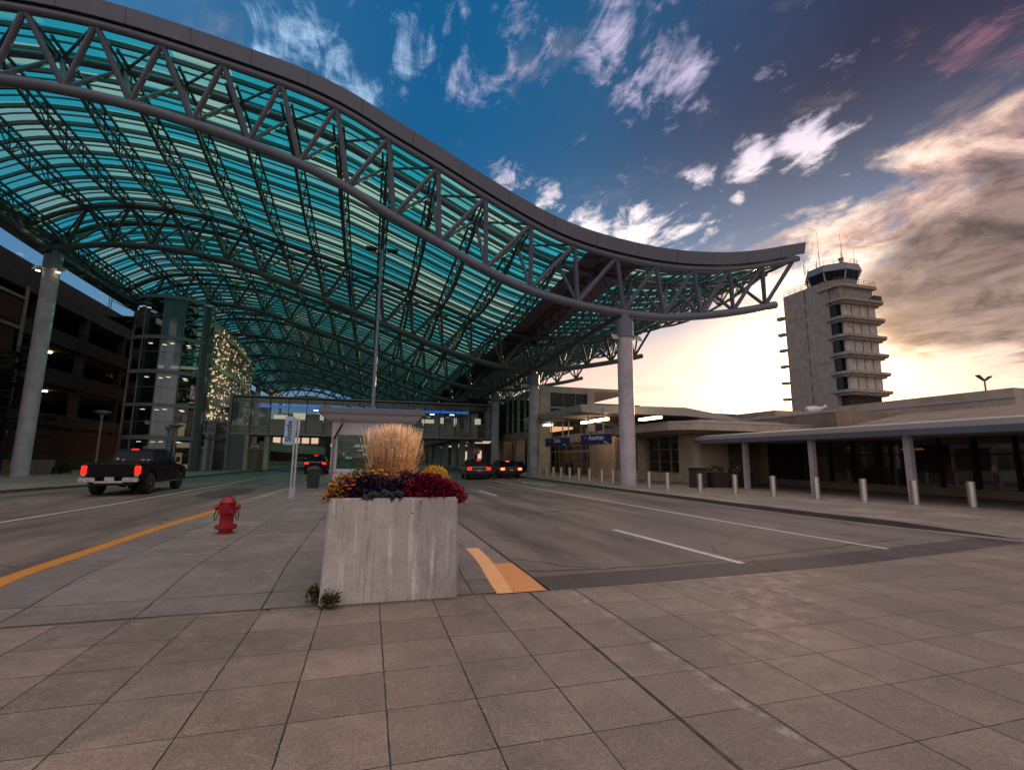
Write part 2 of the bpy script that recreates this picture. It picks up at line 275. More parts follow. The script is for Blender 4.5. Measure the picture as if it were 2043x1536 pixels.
MT = dict(
    slab=slab_mat('plaza paving slabs', (.235, .190, .165), .595, .59, .19, 5.85-.59*12, .0075, mott=.25, rough=.56, jx=[(1.97, .030), (2.56, .014)], salt=(2.50,)),
    island=slab_mat('island paving', (.205, .18, .172), 1.16, 2.05, -1.03, 6.55, .011, mott=.22, rough=.6),
    walk=slab_mat('pavement concrete', (.28, .23, .21), 1.5, 1.5, .3, .2, .012, mott=.22, rough=.62),
    asphalt=asphalt_mat('asphalt road'), asphalt2=asphalt_mat('dark asphalt patch', (.085, .070, .066)),
    ground=asphalt_mat('ground surface', (.09, .08, .075)),
    kerbface=conc_mat('dark kerb face', (.075, .06, .052), .3), kerb=slab_mat('kerb concrete', (.27, .235, .22), 50, 3.05, 25, 1.1, .012, mott=.25), gutter=conc_mat('gutter concrete', (.22, .185, .17), .4),
    yellow=worn_paint('worn yellow kerb paint', (.60, .25, .03), .60, .70, (.16, .12, .10)),
    orange=worn_paint('orange road paint', (.92, .50, .24), .70, .80, (.3, .22, .17)), orange2=worn_paint('deep orange gutter paint', (.78, .34, .13), .70, .80, (.3, .22, .17)),
    white=worn_paint('white road paint', (.66, .64, .66)),
    planter=conc_mat('weathered precast concrete', (.47, .43, .43), .85, .8, 1.), soil=plain('soil', (.03, .02, .015), .95),
    steel=plain('grey painted canopy steel', (.125, .138, .19), .42, 0., .12, 1.5), steeld=plain('shaded copy of canopy steel', (.075, .085, .092), .5, 0., .2, 1.5),
    fascia=plain('grey metal fascia', (.125, .135, .185), .45, .2, .08, .6), column=conc_mat('painted column concrete', (.42, .38, .44), .12, .6),
    deck=plain('solid roof decking', (.16, .11, .15), .7), flake=emit('painted reflection flake', (1., .78, .48), .62), roofglass=roof_glass(), ripple=ripple_glass(),
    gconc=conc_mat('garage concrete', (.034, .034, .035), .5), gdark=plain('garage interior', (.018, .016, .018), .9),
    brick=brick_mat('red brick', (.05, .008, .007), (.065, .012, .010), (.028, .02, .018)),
    tglass=glass('tower dark glass', (.30, .42, .42), .03, .42, .03, (.012, .022, .022)), tglass2=glass('tower light blue glass', (.4, .5, .6), .08, .6, .1, (.16, .22, .30)),
    frame=plain('grey window frame', (.20, .20, .21), .4, .4), band=plain('tower floor band', (.20, .20, .22), .5),
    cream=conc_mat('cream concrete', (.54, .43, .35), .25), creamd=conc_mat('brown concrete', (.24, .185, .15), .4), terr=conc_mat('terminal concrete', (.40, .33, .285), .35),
    towerc=conc_mat('control tower concrete', (.27, .235, .225), .45), towerp=conc_mat('control tower pale panel', (.50, .45, .44), .25),
    fasc=plain('pale metal fascia', (.40, .37, .38), .45, .1, .08, .8), fascp=plain('lilac metal edge', (.42, .40, .50), .4, .2, .06, .8),
    wall=plain('booth wall panel', (.56, .52, .58), .5, .0, .06, 2), boothroof=plain('booth roof metal', (.17, .17, .20), .4, .3),
    wframe=plain('white window frame', (.55, .53, .58), .4), bglass=glass('booth glass', (.70, .86, .84), .0, .14, .02, (.10, .16, .15)),
    brglass=glass('bridge glass', (.62, .80, .80), .0, .14, .03, (.05, .09, .09)), brspan=plain('bridge spandrel glass', (.085, .11, .115), .15, 0., .1, .5, .7),
    brdark=plain('dark bridge soffit', (.02, .03, .035), .4), inner=plain('bridge inner panel', (.62, .50, .46), .6), bluep=emit('blue light band', (.03, .16, .55), .7),
    dglass=glass('dark brown window glass', (.55, .40, .32), .04, .35, .04, (.10, .065, .048)), wood=plain('door brown panel', (.16, .085, .045), .5),
    bronze=plain('pale door frame', (.32, .25, .20), .4, .3), steelb=None,
    black=plain('black plastic', (.012, .013, .016), .5), tyre=plain('tyre rubber', (.012, .012, .013), .85), chrome=plain('chrome', (.55, .55, .58), .18, 1., .05),
    cpblack=plain('black car paint', (.002, .002, .004), .3, 0., .1, 1, .16), cpblue=plain('dark blue car paint', (.012, .012, .028), .22, 0., .1, 1, .5, coat=.3), cpred=plain('dark red car paint', (.08, .003, .008), .22, 0., .1, 1, .5, coat=.3),
    cpsil=plain('silver car paint', (.30, .30, .32), .25, .5, .05, 1, .5, coat=1.), cglass=plain('tinted car glass', (.006, .008, .016), .1, 0., .1, 1, .3),
    tail=emit('lit tail light', (1., .012, .006), 2.6), tail2=emit('lit brake light', (1., .10, .03), 5.), lamp=emit('warm lamp', (1., .62, .30), 7.), lampw=emit('white lamp', (1., .86, .72), 9.), lampg=emit('garage lamp', (1., .50, .20), 22.),
    lampt=emit('tower ceiling lamp', (1., .74, .48), 4.5), strip=emit('fluorescent canopy light', (1., .66, .36), 7.), lit=emit('lit interior', (1., .74, .54), .55), litd=emit('dim lit interior', (1., .55, .32), .6),
    plate=plain('number plate', (.42, .42, .50), .5), hyd=plain('red hydrant paint', (.27, .002, .012), .38, 0., .45, 14, .45, .3), chain=plain('dark chain', (.03, .02, .025), .5, .5),
    signb=plain('blue sign panel', (.035, .035, .16), .45), signl=plain('light blue sign panel', (.36, .52, .74), .4), ink=plain('dark sign lettering', (.02, .025, .05), .5), wh=plain('white sign lettering', (.80, .80, .82), .5),
    post=plain('silver sign post', (.42, .43, .52), .35, .5), stopr=plain('red sign face', (.36, .012, .02), .4), pole=plain('lilac grey lamp pole', (.25, .27, .38), .4, .3),
    bin=plain('dark green bin', (.016, .022, .026), .5), lampgrey=plain('lamp post grey', (.26, .25, .26), .4, .3), rust=plain('downpipe metal', (.20, .17, .20), .5),
    yellowp=plain('galvanised pole', (.22, .17, .08), .5), potd=plain('dark planter tub', (.045, .032, .028), .7), ora=plain('orange plastic', (.75, .16, .03), .5),
    antenna=plain('red white antenna metal', (.36, .22, .20), .5),
)
def brushed():
    m, n = mat('brushed stainless steel'); p = pos(n)
    st = n.noise(n.vec('MULTIPLY', p, (70., 70., 2.)), 1., 3)
    out(n, n.new('ShaderNodeBsdfPrincipled', ins={'Base Color': n.mix(st, (.48, .44, .43), (.78, .74, .72)), 'Metallic': .9, 'Roughness': n.mr(st, .3, .7, .28, .42)}).outputs[0]); return m
MT['steelb'] = brushed()

# ------------------------------------------------------------------ mesh builder
class MB:
    def __init__(s): s.v = []; s.f = []; s.m = []
    def add(s, vs, fs, mi=0):
        b = len(s.v); s.v += [tuple(x) for x in vs]; s.f += [tuple(b+i for i in f) for f in fs]; s.m += [mi]*len(fs); return s
    def box(s, x0, x1, y0, y1, z0, z1, mi=0):
        return s.add([(x0, y0, z0), (x1, y0, z0), (x1, y1, z0), (x0, y1, z0), (x0, y0, z1), (x1, y0, z1), (x1, y1, z1), (x0, y1, z1)],
                     [(0, 3, 2, 1), (4, 5, 6, 7), (0, 1, 5, 4), (1, 2, 6, 5), (2, 3, 7, 6), (3, 0, 4, 7)], mi)
    def quad(s, a, b, c, d_, mi=0): return s.add([a, b, c, d_], [(0, 1, 2, 3)], mi)
    def prism(s, poly, z0, z1, mi=0):
        n = len(poly)
        return s.add([(x, y, z0) for x, y in poly]+[(x, y, z1) for x, y in poly],
                     [tuple(reversed(range(n))), tuple(range(n, 2*n))]+[(i, (i+1) % n, n+(i+1) % n, n+i) for i in range(n)], mi)
    def loft(s, A, B, mi=0):
        n = len(A)
        return s.add(list(A)+list(B), [tuple(reversed(range(n))), tuple(range(n, 2*n))]+[(i, (i+1) % n, n+(i+1) % n, n+i) for i in range(n)], mi)
    def tube(s, pts, r, n=6, mi=0, cap=True, r2=None, ell=1.):
        pts = [Vector(p) for p in pts]; vs = []; N = len(pts)
        up_ = None
        for i, p in enumerate(pts):
            t = (pts[min(i+1, N-1)]-pts[max(i-1, 0)])
            if t.length < 1e-9: t = Vector((0, 0, 1))
            t.normalize()
            a = Vector((0, 0, 1)) if abs(t.z) < .95 else Vector((1, 0, 0))
            if up_ is None: up_ = a
            x = t.cross(up_)
            if x.length < 1e-3: x = t.cross(Vector((1, .3, 0)))
            x.normalize(); y = x.cross(t).normalized(); up_ = y
            rr = r if r2 is None else r+(r2-r)*i/max(1, N-1)
            for k in range(n):
                q = 2*pi*(k+.5)/n; vs.append(p+x*(cos(q)*rr)+y*(sin(q)*rr*ell))
        fs = [(i*n+k, i*n+(k+1) % n, (i+1)*n+(k+1) % n, (i+1)*n+k) for i in range(N-1) for k in range(n)]
        if cap: fs += [tuple(reversed(range(n))), tuple((N-1)*n+k for k in range(n))]
        return s.add(vs, fs, mi)
    def lathe(s, prof, n=20, c=(0, 0, 0), mi=0):
        vs = []; N = len(prof)
        for r, z in prof:
            for k in range(n):
                q = 2*pi*k/n; vs.append((c[0]+r*cos(q), c[1]+r*sin(q), c[2]+z))
        fs = [(i*n+k, i*n+(k+1) % n, (i+1)*n+(k+1) % n, (i+1)*n+k) for i in range(N-1) for k in range(n)]
        fs += [tuple(reversed(range(n))), tuple((N-1)*n+k for k in range(n))]
        return s.add(vs, fs, mi)
    def sheet(s, P, mi=0):
        R_, C_ = len(P), len(P[0])
        return s.add([p for row in P for p in row], [(i*C_+j, i*C_+j+1, (i+1)*C_+j+1, (i+1)*C_+j) for i in range(R_-1) for j in range(C_-1)], mi)
    def build(s, name, m, parent=None, smooth=False, bevel=0., at=None):
        me = bpy.data.meshes.new(name); me.from_pydata(s.v, [], s.f)
        ms = m if isinstance(m, (list, tuple)) else [m]
        for q in ms: me.materials.append(MT[q] if isinstance(q, str) else q)
        me.polygons.foreach_set('material_index', s.m)
        if bevel:
            b = bmesh.new(); b.from_mesh(me)
            bmesh.ops.recalc_face_normals(b, faces=b.faces)
            es = [e for e in b.edges if len(e.link_faces) == 2 and e.calc_face_angle(0) > .5]
            bmesh.ops.bevel(b, geom=es, offset=bevel, segments=2, affect='EDGES', clamp_overlap=True)
            b.to_mesh(me); b.free()
        if smooth:
            me.polygons.foreach_set('use_smooth', [True]*len(me.polygons))
            me.set_sharp_from_angle(angle=radians(40))
        o = bpy.data.objects.new(name, me); COL.objects.link(o)
        if parent: o.parent = parent
        if at: o.location = at
        return o
def tag(o, label, cat, group=None):
    o['label'] = label; o['category'] = cat
    if group: o['group'] = group
    return o
def thing(name, loc, label, cat, group=None, rz=0):
    o = bpy.data.objects.new(name, None); COL.objects.link(o); o.location = loc; o.rotation_euler = (0, 0, rz); o.empty_display_size = .2
    return tag(o, label, cat, group)
def struct(name, mb, m, **k):
    o = mb.build(name, m, **k); o['kind'] = 'structure'; return o
def copy_tree(o, parent=None):
    c = o.copy(); COL.objects.link(c)
    if parent: c.parent = parent
    for ch in o.children: copy_tree(ch, c)
    return c
def text(name, body, size, m, parent, loc, rot=(pi/2, 0, 0), ext=.006, bold=0., align='CENTER', sx=1.):
    cu = bpy.data.curves.new(name, 'FONT'); cu.body = body; cu.size = size; cu.extrude = ext; cu.align_x = align; cu.align_y = 'CENTER'; cu.offset = bold; cu.resolution_u = 3
    t = bpy.data.objects.new(name+'_src', cu); COL.objects.link(t)
    dg = bpy.context.evaluated_depsgraph_get(); me = bpy.data.meshes.new_from_object(t.evaluated_get(dg))
    bpy.data.objects.remove(t); me.materials.clear(); me.materials.append(MT[m])
    o = bpy.data.objects.new(name, me); COL.objects.link(o); o.parent = parent; o.location = loc; o.rotation_euler = rot; o.scale = (sx, 1, 1)
    return o
def hermite(pts):
    xs = [p[0] for p in pts]; zs = [p[1] for p in pts]; n = len(xs)
    ms = [(zs[min(i+1, n-1)]-zs[max(i-1, 0)])/(xs[min(i+1, n-1)]-xs[max(i-1, 0)]) for i in range(n)]
    def f(x):
        if x <= xs[0]: return zs[0]+ms[0]*(x-xs[0])
        if x >= xs[-1]: return zs[-1]+ms[-1]*(x-xs[-1])
        i = max(k for k in range(n-1) if xs[k] <= x); h = xs[i+1]-xs[i]; t = (x-xs[i])/h
        return (2*t**3-3*t*t+1)*zs[i]+(t**3-2*t*t+t)*h*ms[i]+(-2*t**3+3*t*t)*zs[i+1]+(t**3-t*t)*h*ms[i+1]
    return f
def lerp(a, b, t): return a+(b-a)*t
#PART2
# ------------------------------------------------------------------ the setting
def sm(t): t = max(0., min(1., t)); return t*t*(3-2*t)
def pl(pts):
    def f(y):
        if y <= pts[0][0]: return pts[0][1]
        for a, b in zip(pts, pts[1:]):
            if y <= b[0]: return lerp(a[1], b[1], (y-a[0])/(b[0]-a[0]))
        return pts[-1][1]
    return f
kR = pl([(6.75, 13.6), (7.3, 13.4), (9.4, 12.9), (12.5, 12.62), (24, 12.62), (300, 12.62)])
kL = pl([(5.9, -16.6), (20, -15.6), (26, -14.8), (30, -14.0), (40, -12.8), (53, -12.3), (64, -11.6), (300, -9.5)])
iL = pl([(5.9, -4.25), (12, -4.25), (17, -4.05), (24, -3.85), (40, -3.3), (90, -2.5)])
iR = pl([(5.9, 1.80), (7, 1.84), (14, 1.86), (22, 2.6), (50, 2.7), (90, 1.5)])
zI = lambda y: .13*sm((y-5.95)/1.9)
zR = lambda y: .145*sm((y-6.7)/2.6)
ys = lambda a, b, n: [a+(b-a)*i/n for i in range(n+1)]
struct('ground', MB().quad((-3000, -3000, -.06), (3000, -3000, -.06), (3000, 3000, -.06), (-3000, 3000, -.06)), 'ground')
struct('road', MB().quad((-17, 5.2, 0), (14.2, 5.2, 0), (14.2, 320, 0), (-17, 320, 0)), 'asphalt')
plz = [(-40, -8), (45, -8), (45, 8.0), (20, 7.2), (13.6, 6.82), (12.7, 6.72), (7.3, 6.12), (4.0, 5.96), (2.2, 5.9), (-5, 5.95), (-17, 6.3), (-40, 7)]
struct('plaza_pavement', MB().add([(x, y, .004) for x, y in plz], [tuple(range(len(plz)))]), 'slab')
Y_ = ys(6.0, 9, 10)+ys(10, 90, 40)
b = MB(); b.sheet([[(lerp(iL(y)+.24, iR(y)-.22, i/4), y, zI(y)+.006) for i in range(5)] for y in Y_]); struct('island_pavement', b, 'island')
Y_ = ys(6.74, 10, 10)+ys(11, 160, 40)
b = MB(); b.sheet([[(lerp(kR(y)+.16, 46, i/4), y, zR(y)+.006) for i in range(5)] for y in Y_]); struct('right_pavement', b, 'walk')
Y_ = ys(6.4, 160, 50)
b = MB(); b.sheet([[(lerp(kL(y)-.16, -60, i/4), y, .134) for i in range(5)] for y in Y_]); struct('left_pavement', b, 'walk')
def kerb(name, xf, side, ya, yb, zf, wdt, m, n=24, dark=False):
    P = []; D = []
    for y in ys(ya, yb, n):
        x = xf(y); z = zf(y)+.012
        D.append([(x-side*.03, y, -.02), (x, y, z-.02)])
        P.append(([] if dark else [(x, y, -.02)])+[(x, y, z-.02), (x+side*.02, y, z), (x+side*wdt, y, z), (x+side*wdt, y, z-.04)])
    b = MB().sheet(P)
    if dark: b.sheet(D, 1)  # road-side face in a darker colour than the kerb top
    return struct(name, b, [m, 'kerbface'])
kerb('right_kerb', kR, 1, 6.72, 160, zR, .17, 'kerb', 60, True)
kerb('left_kerb', kL, -1, 6.35, 160, lambda y: .13, .17, 'kerb', 60, True)
kerb('yellow_kerb', iL, 1, 5.97, 15.9, zI, .25, 'yellow')
kerb('island_left_kerb', iL, 1, 15.9, 90, zI, .25, 'kerb')
kerb('orange_kerb', iR, -1, 5.92, 8.2, zI, .23, 'orange')
kerb('island_right_kerb', iR, -1, 8.2, 90, zI, .23, 'kerb')
def strip(name, pts, wdt, z, m):
    P = []
    for i, (x, y) in enumerate(pts):
        a = Vector(pts[min(i+1, len(pts)-1)])-Vector(pts[max(0, i-1)]); nrm = Vector((a.y, -a.x)).normalized()*wdt/2
        P.append([(x-nrm.x, y-nrm.y, z), (x+nrm.x, y+nrm.y, z)])
    return struct(name, MB().sheet(P), m)
b = MB().sheet([[(iR(y)-.01, y, .010), (iR(y)+.40, y, .012)] for y in ys(5.92, 7.55, 6)]); struct('orange_gutter', b, 'orange2')
g = [(iR(y)+.20, y) for y in ys(7.55, 40, 20)]; strip('gutter', g, .39, .008, 'gutter')
g = [(kR(y)-.22, y) for y in ys(6.9, 60, 30)]; strip('right_gutter', g, .42, .006, 'gutter')
strip('left_lane_line', [(-8.5, 11), (-8.4, 15), (-8.12, 19.4), (-8.05, 25), (-7.9, 47), (-7.6, 60)], .11, .005, 'white')
strip('right_lane_line', [(9.46, 7.05), (9.3, 9.3), (9.22, 12), (9.15, 15.4), (8.9, 25.8), (8.75, 45)], .12, .005, 'white')
strip('lane_dash', [(5.80, 6.66), (5.58, 10.5)], .15, .005, 'white')
strip('lane_dash', [(5.50, 21.0), (5.43, 24.7)], .13, .005, 'white')
strip('lane_dash', [(5.4, 35.5), (5.36, 39.2)], .13, .005, 'white')
b = MB()
for P in ([(10.6, 28.4), (10.6, 31.6)], [(11.1, 28.4), (11.1, 31.6)], [(10.6, 28.4), (11.1, 28.4)], [(10.2, 31.6), (10.85, 33.6), (11.5, 31.6), (10.2, 31.6)]):
    for p, q in zip(P, P[1:]):
        a = (Vector(q)-Vector(p)).normalized()*.07; nn = Vector((a.y, -a.x))
        b.quad((p[0]-nn.x, p[1]-nn.y, .005), (p[0]+nn.x, p[1]+nn.y, .005), (q[0]+nn.x, q[1]+nn.y, .005), (q[0]-nn.x, q[1]-nn.y, .005))
struct('lane_arrow', b, 'white')
strip('asphalt_patch', [(2.3, 6.28), (4, 6.33), (7.3, 6.5), (10, 6.85), (13.2, 7.3)], .70, .0035, 'asphalt2')
struct('dark_patch', MB().add([(-5.6, 21.5, .004), (-5.0, 24, .004), (-5.3, 27, .004), (-6.6, 29, .004), (-7.2, 26, .004), (-6.7, 22.5, .004)], [(0, 1, 2, 3, 4, 5)]), 'asphalt2')  # darker oval area on the left road
def crack(pts, wd=.018):
    P = [pts[0]]
    for a, c in zip(pts, pts[1:]):
        for k in range(1, 9):
            t = k/8; P.append((lerp(a[0], c[0], t)+R.uniform(-.04, .04), lerp(a[1], c[1], t)+R.uniform(-.05, .05)))
    strip('road_crack', P, wd, .0045, 'black')
crack([(2.3, 7.0), (3.5, 6.85), (5.5, 6.95), (8, 7.35), (11, 7.9)], .022); crack([(2.3, 7.9), (2.9, 7.3), (3.3, 6.9)], .015)
crack([(6.2, 15.2), (7.1, 14.6), (7.3, 14.0)], .02); crack([(2.4, 10), (3.1, 9.2), (3.6, 7.6)], .012)
strip('road_joint', [(2.25, 5.93), (2.24, 7), (2.25, 9), (2.26, 14), (2.28, 20)], .035, .012, 'black')

# ------------------------------------------------------------------ concrete planter and its plants
b = MB(); T = 1.155
o_ = [(-.45, 5.90), (1.075, 5.87), (1.075, 7.35), (-.45, 7.38)]; t_ = [(-.41, 5.93), (1.055, 5.90), (1.055, 7.32), (-.41, 7.35)]; i_ = [(-.31, 6.03), (.95, 6.0), (.95, 7.2), (-.31, 7.25)]
vs_ = [(x, y, 0) for x, y in o_]+[(x, y, T) for x, y in t_]+[(x, y, T) for x, y in i_]+[(x, y, T-.12) for x, y in i_]
fs_ = [(3, 2, 1, 0)]+[(i, (i+1) % 4, 4+(i+1) % 4, 4+i) for i in range(4)]+[(4+i, 4+(i+1) % 4, 8+(i+1) % 4, 8+i) for i in range(4)]+[(8+i, 8+(i+1) % 4, 12+(i+1) % 4, 12+i) for i in range(4)]+[(12, 13, 14, 15)]
b.add(vs_, fs_)
pt = thing('concrete_planter', (.31, 6.6, 0), 'big square concrete planter box full of flowers in the foreground', 'planter')
o = b.build('planter_box', 'planter', pt, bevel=.02); o.location = (-.31, -6.6, 0)
o = MB().box(-.33, .97, 6.0, 7.22, T-.125, T-.03).build('soil', 'soil', pt); o.location = (-.31, -6.6, 0)

def leaf(mb, p, dr, L, wd, fold=.25, mi=0, droop=.0):
    p = Vector(p); dr = Vector(dr).normalized()
    sd = dr.cross(Vector((R.uniform(-.4, .4), R.uniform(-.4, .4), 1))); sd.normalize(); nm = sd.cross(dr)
    m1 = p+dr*L*.45+nm*wd*fold; tip = p+dr*L+Vector((0, 0, -droop*L))
    mb.add([p, m1-sd*wd/2-nm*wd*fold, tip, m1+sd*wd/2-nm*wd*fold, m1], [(0, 1, 4), (1, 2, 4), (2, 3, 4), (3, 0, 4)], mi)
def clump(mb, c, r, n, L, wd, mis=(0,), zmin=0., up_=.35, dens=.45, jit=.6, droop=.15):
    for _ in range(n):
        while 1:
            q = Vector((R.uniform(-1, 1), R.uniform(-1, 1), R.uniform(zmin, 1)))
            if dens < q.length <= 1: break
        p = Vector(c)+Vector((q.x*r[0], q.y*r[1], q.z*r[2]))
        dr = q+Vector((R.uniform(-jit, jit), R.uniform(-jit, jit), R.uniform(-jit, jit)+up_))
        leaf(mb, p, dr, L*R.uniform(.6, 1.3), wd*R.uniform(.6, 1.3), mi=R.choice(mis), droop=droop)
def plantobj(name, mb, mats, label, cat, group=None):
    o = mb.build(name, mats); tag(o, label, cat, group)
    return o
LM = dict(straw=leaf_mat('straw', (.66, .40, .20), .45, .35), straw2=leaf_mat('pale straw plume', (.88, .68, .48), .25, .45), purple=leaf_mat('dark purple leaf', (.022, .012, .030), .6, .1, .35), purple2=leaf_mat('violet leaf', (.055, .020, .075), .5, .15, .4),
          red=leaf_mat('crimson leaf', (.22, .004, .045), .55, .25), red2=leaf_mat('dark crimson leaf', (.11, .004, .025), .5, .2), yel=leaf_mat('yellow green leaf', (.36, .30, .04), .45, .25), ylf=leaf_mat('golden flower', (.78, .42, .03), .3, .3),
          ora=leaf_mat('orange flower', (.80, .17, .015), .3, .3), rose=leaf_mat('red flower', (.42, .02, .03), .4, .2), grn=leaf_mat('olive green leaf', (.075, .085, .02), .5, .25), sed=leaf_mat('dusty pink sedum', (.42, .22, .17), .4, .2), blk=leaf_mat('black leaf', (.007, .007, .012), .5, .05, .5), gry=leaf_mat('grey pink flower', (.42, .33, .34), .3, .2),
          dk=leaf_mat('dark conifer needle', (.012, .016, .010), .5, .1), wfl=leaf_mat('white flower', (.62, .50, .44), .3, .2))
MT.update({'L'+k: v for k, v in LM.items()})
# ornamental grass
b = MB(); c0 = Vector((.30, 6.72, 1.08))
for _ in range(1500):
    a = R.uniform(0, 2*pi); rr = sqrt(R.random()); h = (.62+.40*R.random()**.6)*(1-.07*rr*rr)
    p = c0+Vector((cos(a)*.25*rr, sin(a)*.20*rr, 0)); lean = .03+.11*rr
    e = p+Vector((cos(a)*lean*R.uniform(.5, 1.5)+R.gauss(0, .02), sin(a)*lean+R.gauss(0, .02), h)); mid = p.lerp(e, .5)-Vector((cos(a)*lean*.14, sin(a)*lean*.14, 0))
    wd = R.uniform(.0012, .0024); s_ = Vector((cos(a+1.3), sin(a+1.3), 0))*wd
    q = mid.lerp(e, .55)
    b.add([p-s_, p+s_, mid+s_, mid-s_, q+s_*.8, q-s_*.8], [(0, 1, 2, 3), (3, 2, 4, 5)], 0)
    s2 = s_*R.uniform(1.8, 3.4); k1 = q.lerp(e, .35)
    b.add([q-s_*.6, q+s_*.6, k1+s2, k1-s2, e+s_*.3, e-s_*.3], [(0, 1, 2, 3), (3, 2, 4, 5)], 1)
    for k in range(3):
        pp = q.lerp(e, R.uniform(.0, .9)); dd = (e-q).normalized()+Vector((R.uniform(-.5, .5), R.uniform(-.5, .5), 0)); leaf(b, pp, dd, R.uniform(.02, .045), .003, mi=1)
for _ in range(80):
    a = R.choice([R.uniform(-.6, .5), R.uniform(2.6, 3.7)]); p = c0+Vector((cos(a)*.15, sin(a)*.15, .05)); e = p+Vector((cos(a)*R.uniform(.2, .42), sin(a)*.2, R.uniform(.35, .75))); mid = p.lerp(e, .5)+Vector((-cos(a)*.05, 0, .08)); s_ = Vector((0, .5, .5))*.002
    b.add([p-s_, p+s_, mid+s_, mid-s_, e], [(0, 1, 2, 3), (3, 2, 4)], 0)
plantobj('ornamental_grass', b, ['Lstraw', 'Lstraw2'], 'tall clump of golden feathery ornamental grass in the concrete planter', 'grass plant')
b = MB(); clump(b, (.08, 6.45, 1.14), (.26, .16, .36), 1100, .038, .034, (0, 0, 1)); clump(b, (.50, 6.45, 1.14), (.26, .16, .34), 1000, .038, .034, (0, 0, 1)); plantobj('sedum', b, ['Lsed', 'Lred2'], 'dusty brown pink sedum mounded around the foot of the tall grass', 'flowers')
b = MB()
for cx, cy, rx, rz_, n in ((.0, 6.28, .30, .27, 620), (.30, 6.20, .34, .20, 620), (.55, 6.32, .28, .28, 480), (-.15, 6.20, .24, .19, 300)):
    clump(b, (cx, cy, 1.13), (rx, .17, rz_), n, .095, .040, (0, 0, 1), droop=.3)
for _ in range(46):
    p = (R.uniform(-.05, .42), R.uniform(5.98, 6.08), R.uniform(1.15, 1.24)); leaf(b, p, (R.uniform(-.5, .5), -1, R.uniform(-.25, .2)), R.uniform(.07, .12), R.uniform(.055, .09), mi=2, droop=.4)
plantobj('purple_foliage', b, ['Lpurple', 'Lpurple2', 'Lblk'], 'dark purple black leaves across the front middle of the planter', 'foliage plant')
b = MB(); clump(b, (.72, 6.10, 1.13), (.34, .17, .29), 1900, (.055), .034, (0, 0, 1), jit=.9); clump(b, (.96, 6.12, 1.13), (.24, .18, .22), 1000, .045, .026, (0, 0, 1), zmin=-.25); clump(b, (1.12, 6.12, 1.14), (.08, .12, .09), 260, .04, .024, (0, 1), zmin=-.7); plantobj('crimson_foliage', b, ['Lred', 'Lred2'], 'crimson coleus spilling over the right front rim of the planter', 'foliage plant')
b = MB(); clump(b, (.82, 6.42, 1.18), (.25, .2, .33), 1500, .045, .014, (0, 0, 1), dens=.8); plantobj('yellow_mum', b, ['Lyel', 'Lylf'], 'yellow green domed mum at the right back of the planter', 'flowers')
b = MB(); clump(b, (-.26, 6.30, 1.14), (.22, .2, .27), 800, .05, .02, (0, 0, 1, 2)); clump(b, (-.36, 6.08, 1.14), (.14, .12, .13), 300, .045, .02, (0, 2, 3), zmin=-.3)
for _ in range(17):
    p = Vector((R.uniform(-.42, -.02), R.uniform(6.0, 6.38), 0)); p.z = 1.24+.30*(p.y-6.0)+R.uniform(0, .09)
    for k in range(9):
        a = 2*pi*k/9; leaf(b, p, (cos(a), sin(a)-.4, .5), .036, .028, mi=R.choice((1, 1, 2)))
plantobj('orange_flowers', b, ['Lgrn', 'Lora', 'Lylf', 'Lrose'], 'orange and gold flowers at the left front of the planter', 'flowers')
b = MB()
for x, y, z in ((.04, 6.12, 1.45), (.14, 6.08, 1.46), (.20, 6.10, 1.41), (.00, 6.2, 1.44), (.10, 6.1, 1.42)):
    for _ in range(26):
        a = R.uniform(0, 2*pi); leaf(b, (x+R.gauss(0, .008), y+R.gauss(0, .008), z), (cos(a), sin(a)-.3, R.uniform(.1, 1)), .034, .028, mi=0)
    b.tube([(x, y+.03, 1.14), (x, y, z)], .003, 4, 1)
plantobj('marigold', b, ['Lylf', 'Lgrn'], 'few bright yellow orange blooms standing above the dark purple leaves', 'flowers')
b = MB(); clump(b, (-.10, 6.55, 1.14), (.22, .16, .38), 900, .05, .018, (0, 0, 1)); plantobj('olive_shrub', b, ['Lgrn', 'Lyel'], 'olive green shrubby plant left of the tall grass in the planter', 'shrub')
b = MB()
for _ in range(60):
    p = (R.uniform(-.40, -.33), R.uniform(6.0, 6.5), 1.14+R.uniform(0, .08)); leaf(b, p, (-1, R.uniform(-.6, .1), R.uniform(-.55, .5)), R.uniform(.07, .15), R.uniform(.016, .03), mi=R.choice((0, 0, 1, 2)), droop=.3)
plantobj('trailing_vine', b, ['Lblk', 'Lpurple2', 'Lgry'], 'black spiky vine hanging past the left rim of the planter', 'vine')
for stems, lb in ((((-.53, 6.05), (-.50, 6.12)), 'small leafy weed beside the left side face of the concrete planter'), (((-.38, 5.84), (-.30, 5.83)), 'small leafy weed at the foot of the concrete planter front, left corner')):
    b = MB()
    for bx_, by in stems:
        for _ in range(7):
            e = (bx_+R.uniform(-.07, .07), by+R.uniform(-.04, .04), R.uniform(.08, .20)); b.tube([(stems[0][0], stems[0][1], 0), e], .003, 4, 1)
            for k in range(13): leaf(b, (e[0]+R.gauss(0, .022), e[1]+R.gauss(0, .015), e[2]+R.uniform(-.09, .01)), (R.uniform(-1, 1), R.uniform(-1, .3), R.uniform(-.2, .8)), .04, .034, mi=0)
    plantobj('weed', b, ['Lgrn', 'Lgrn'], lb, 'weed', 'weeds at the planter foot')

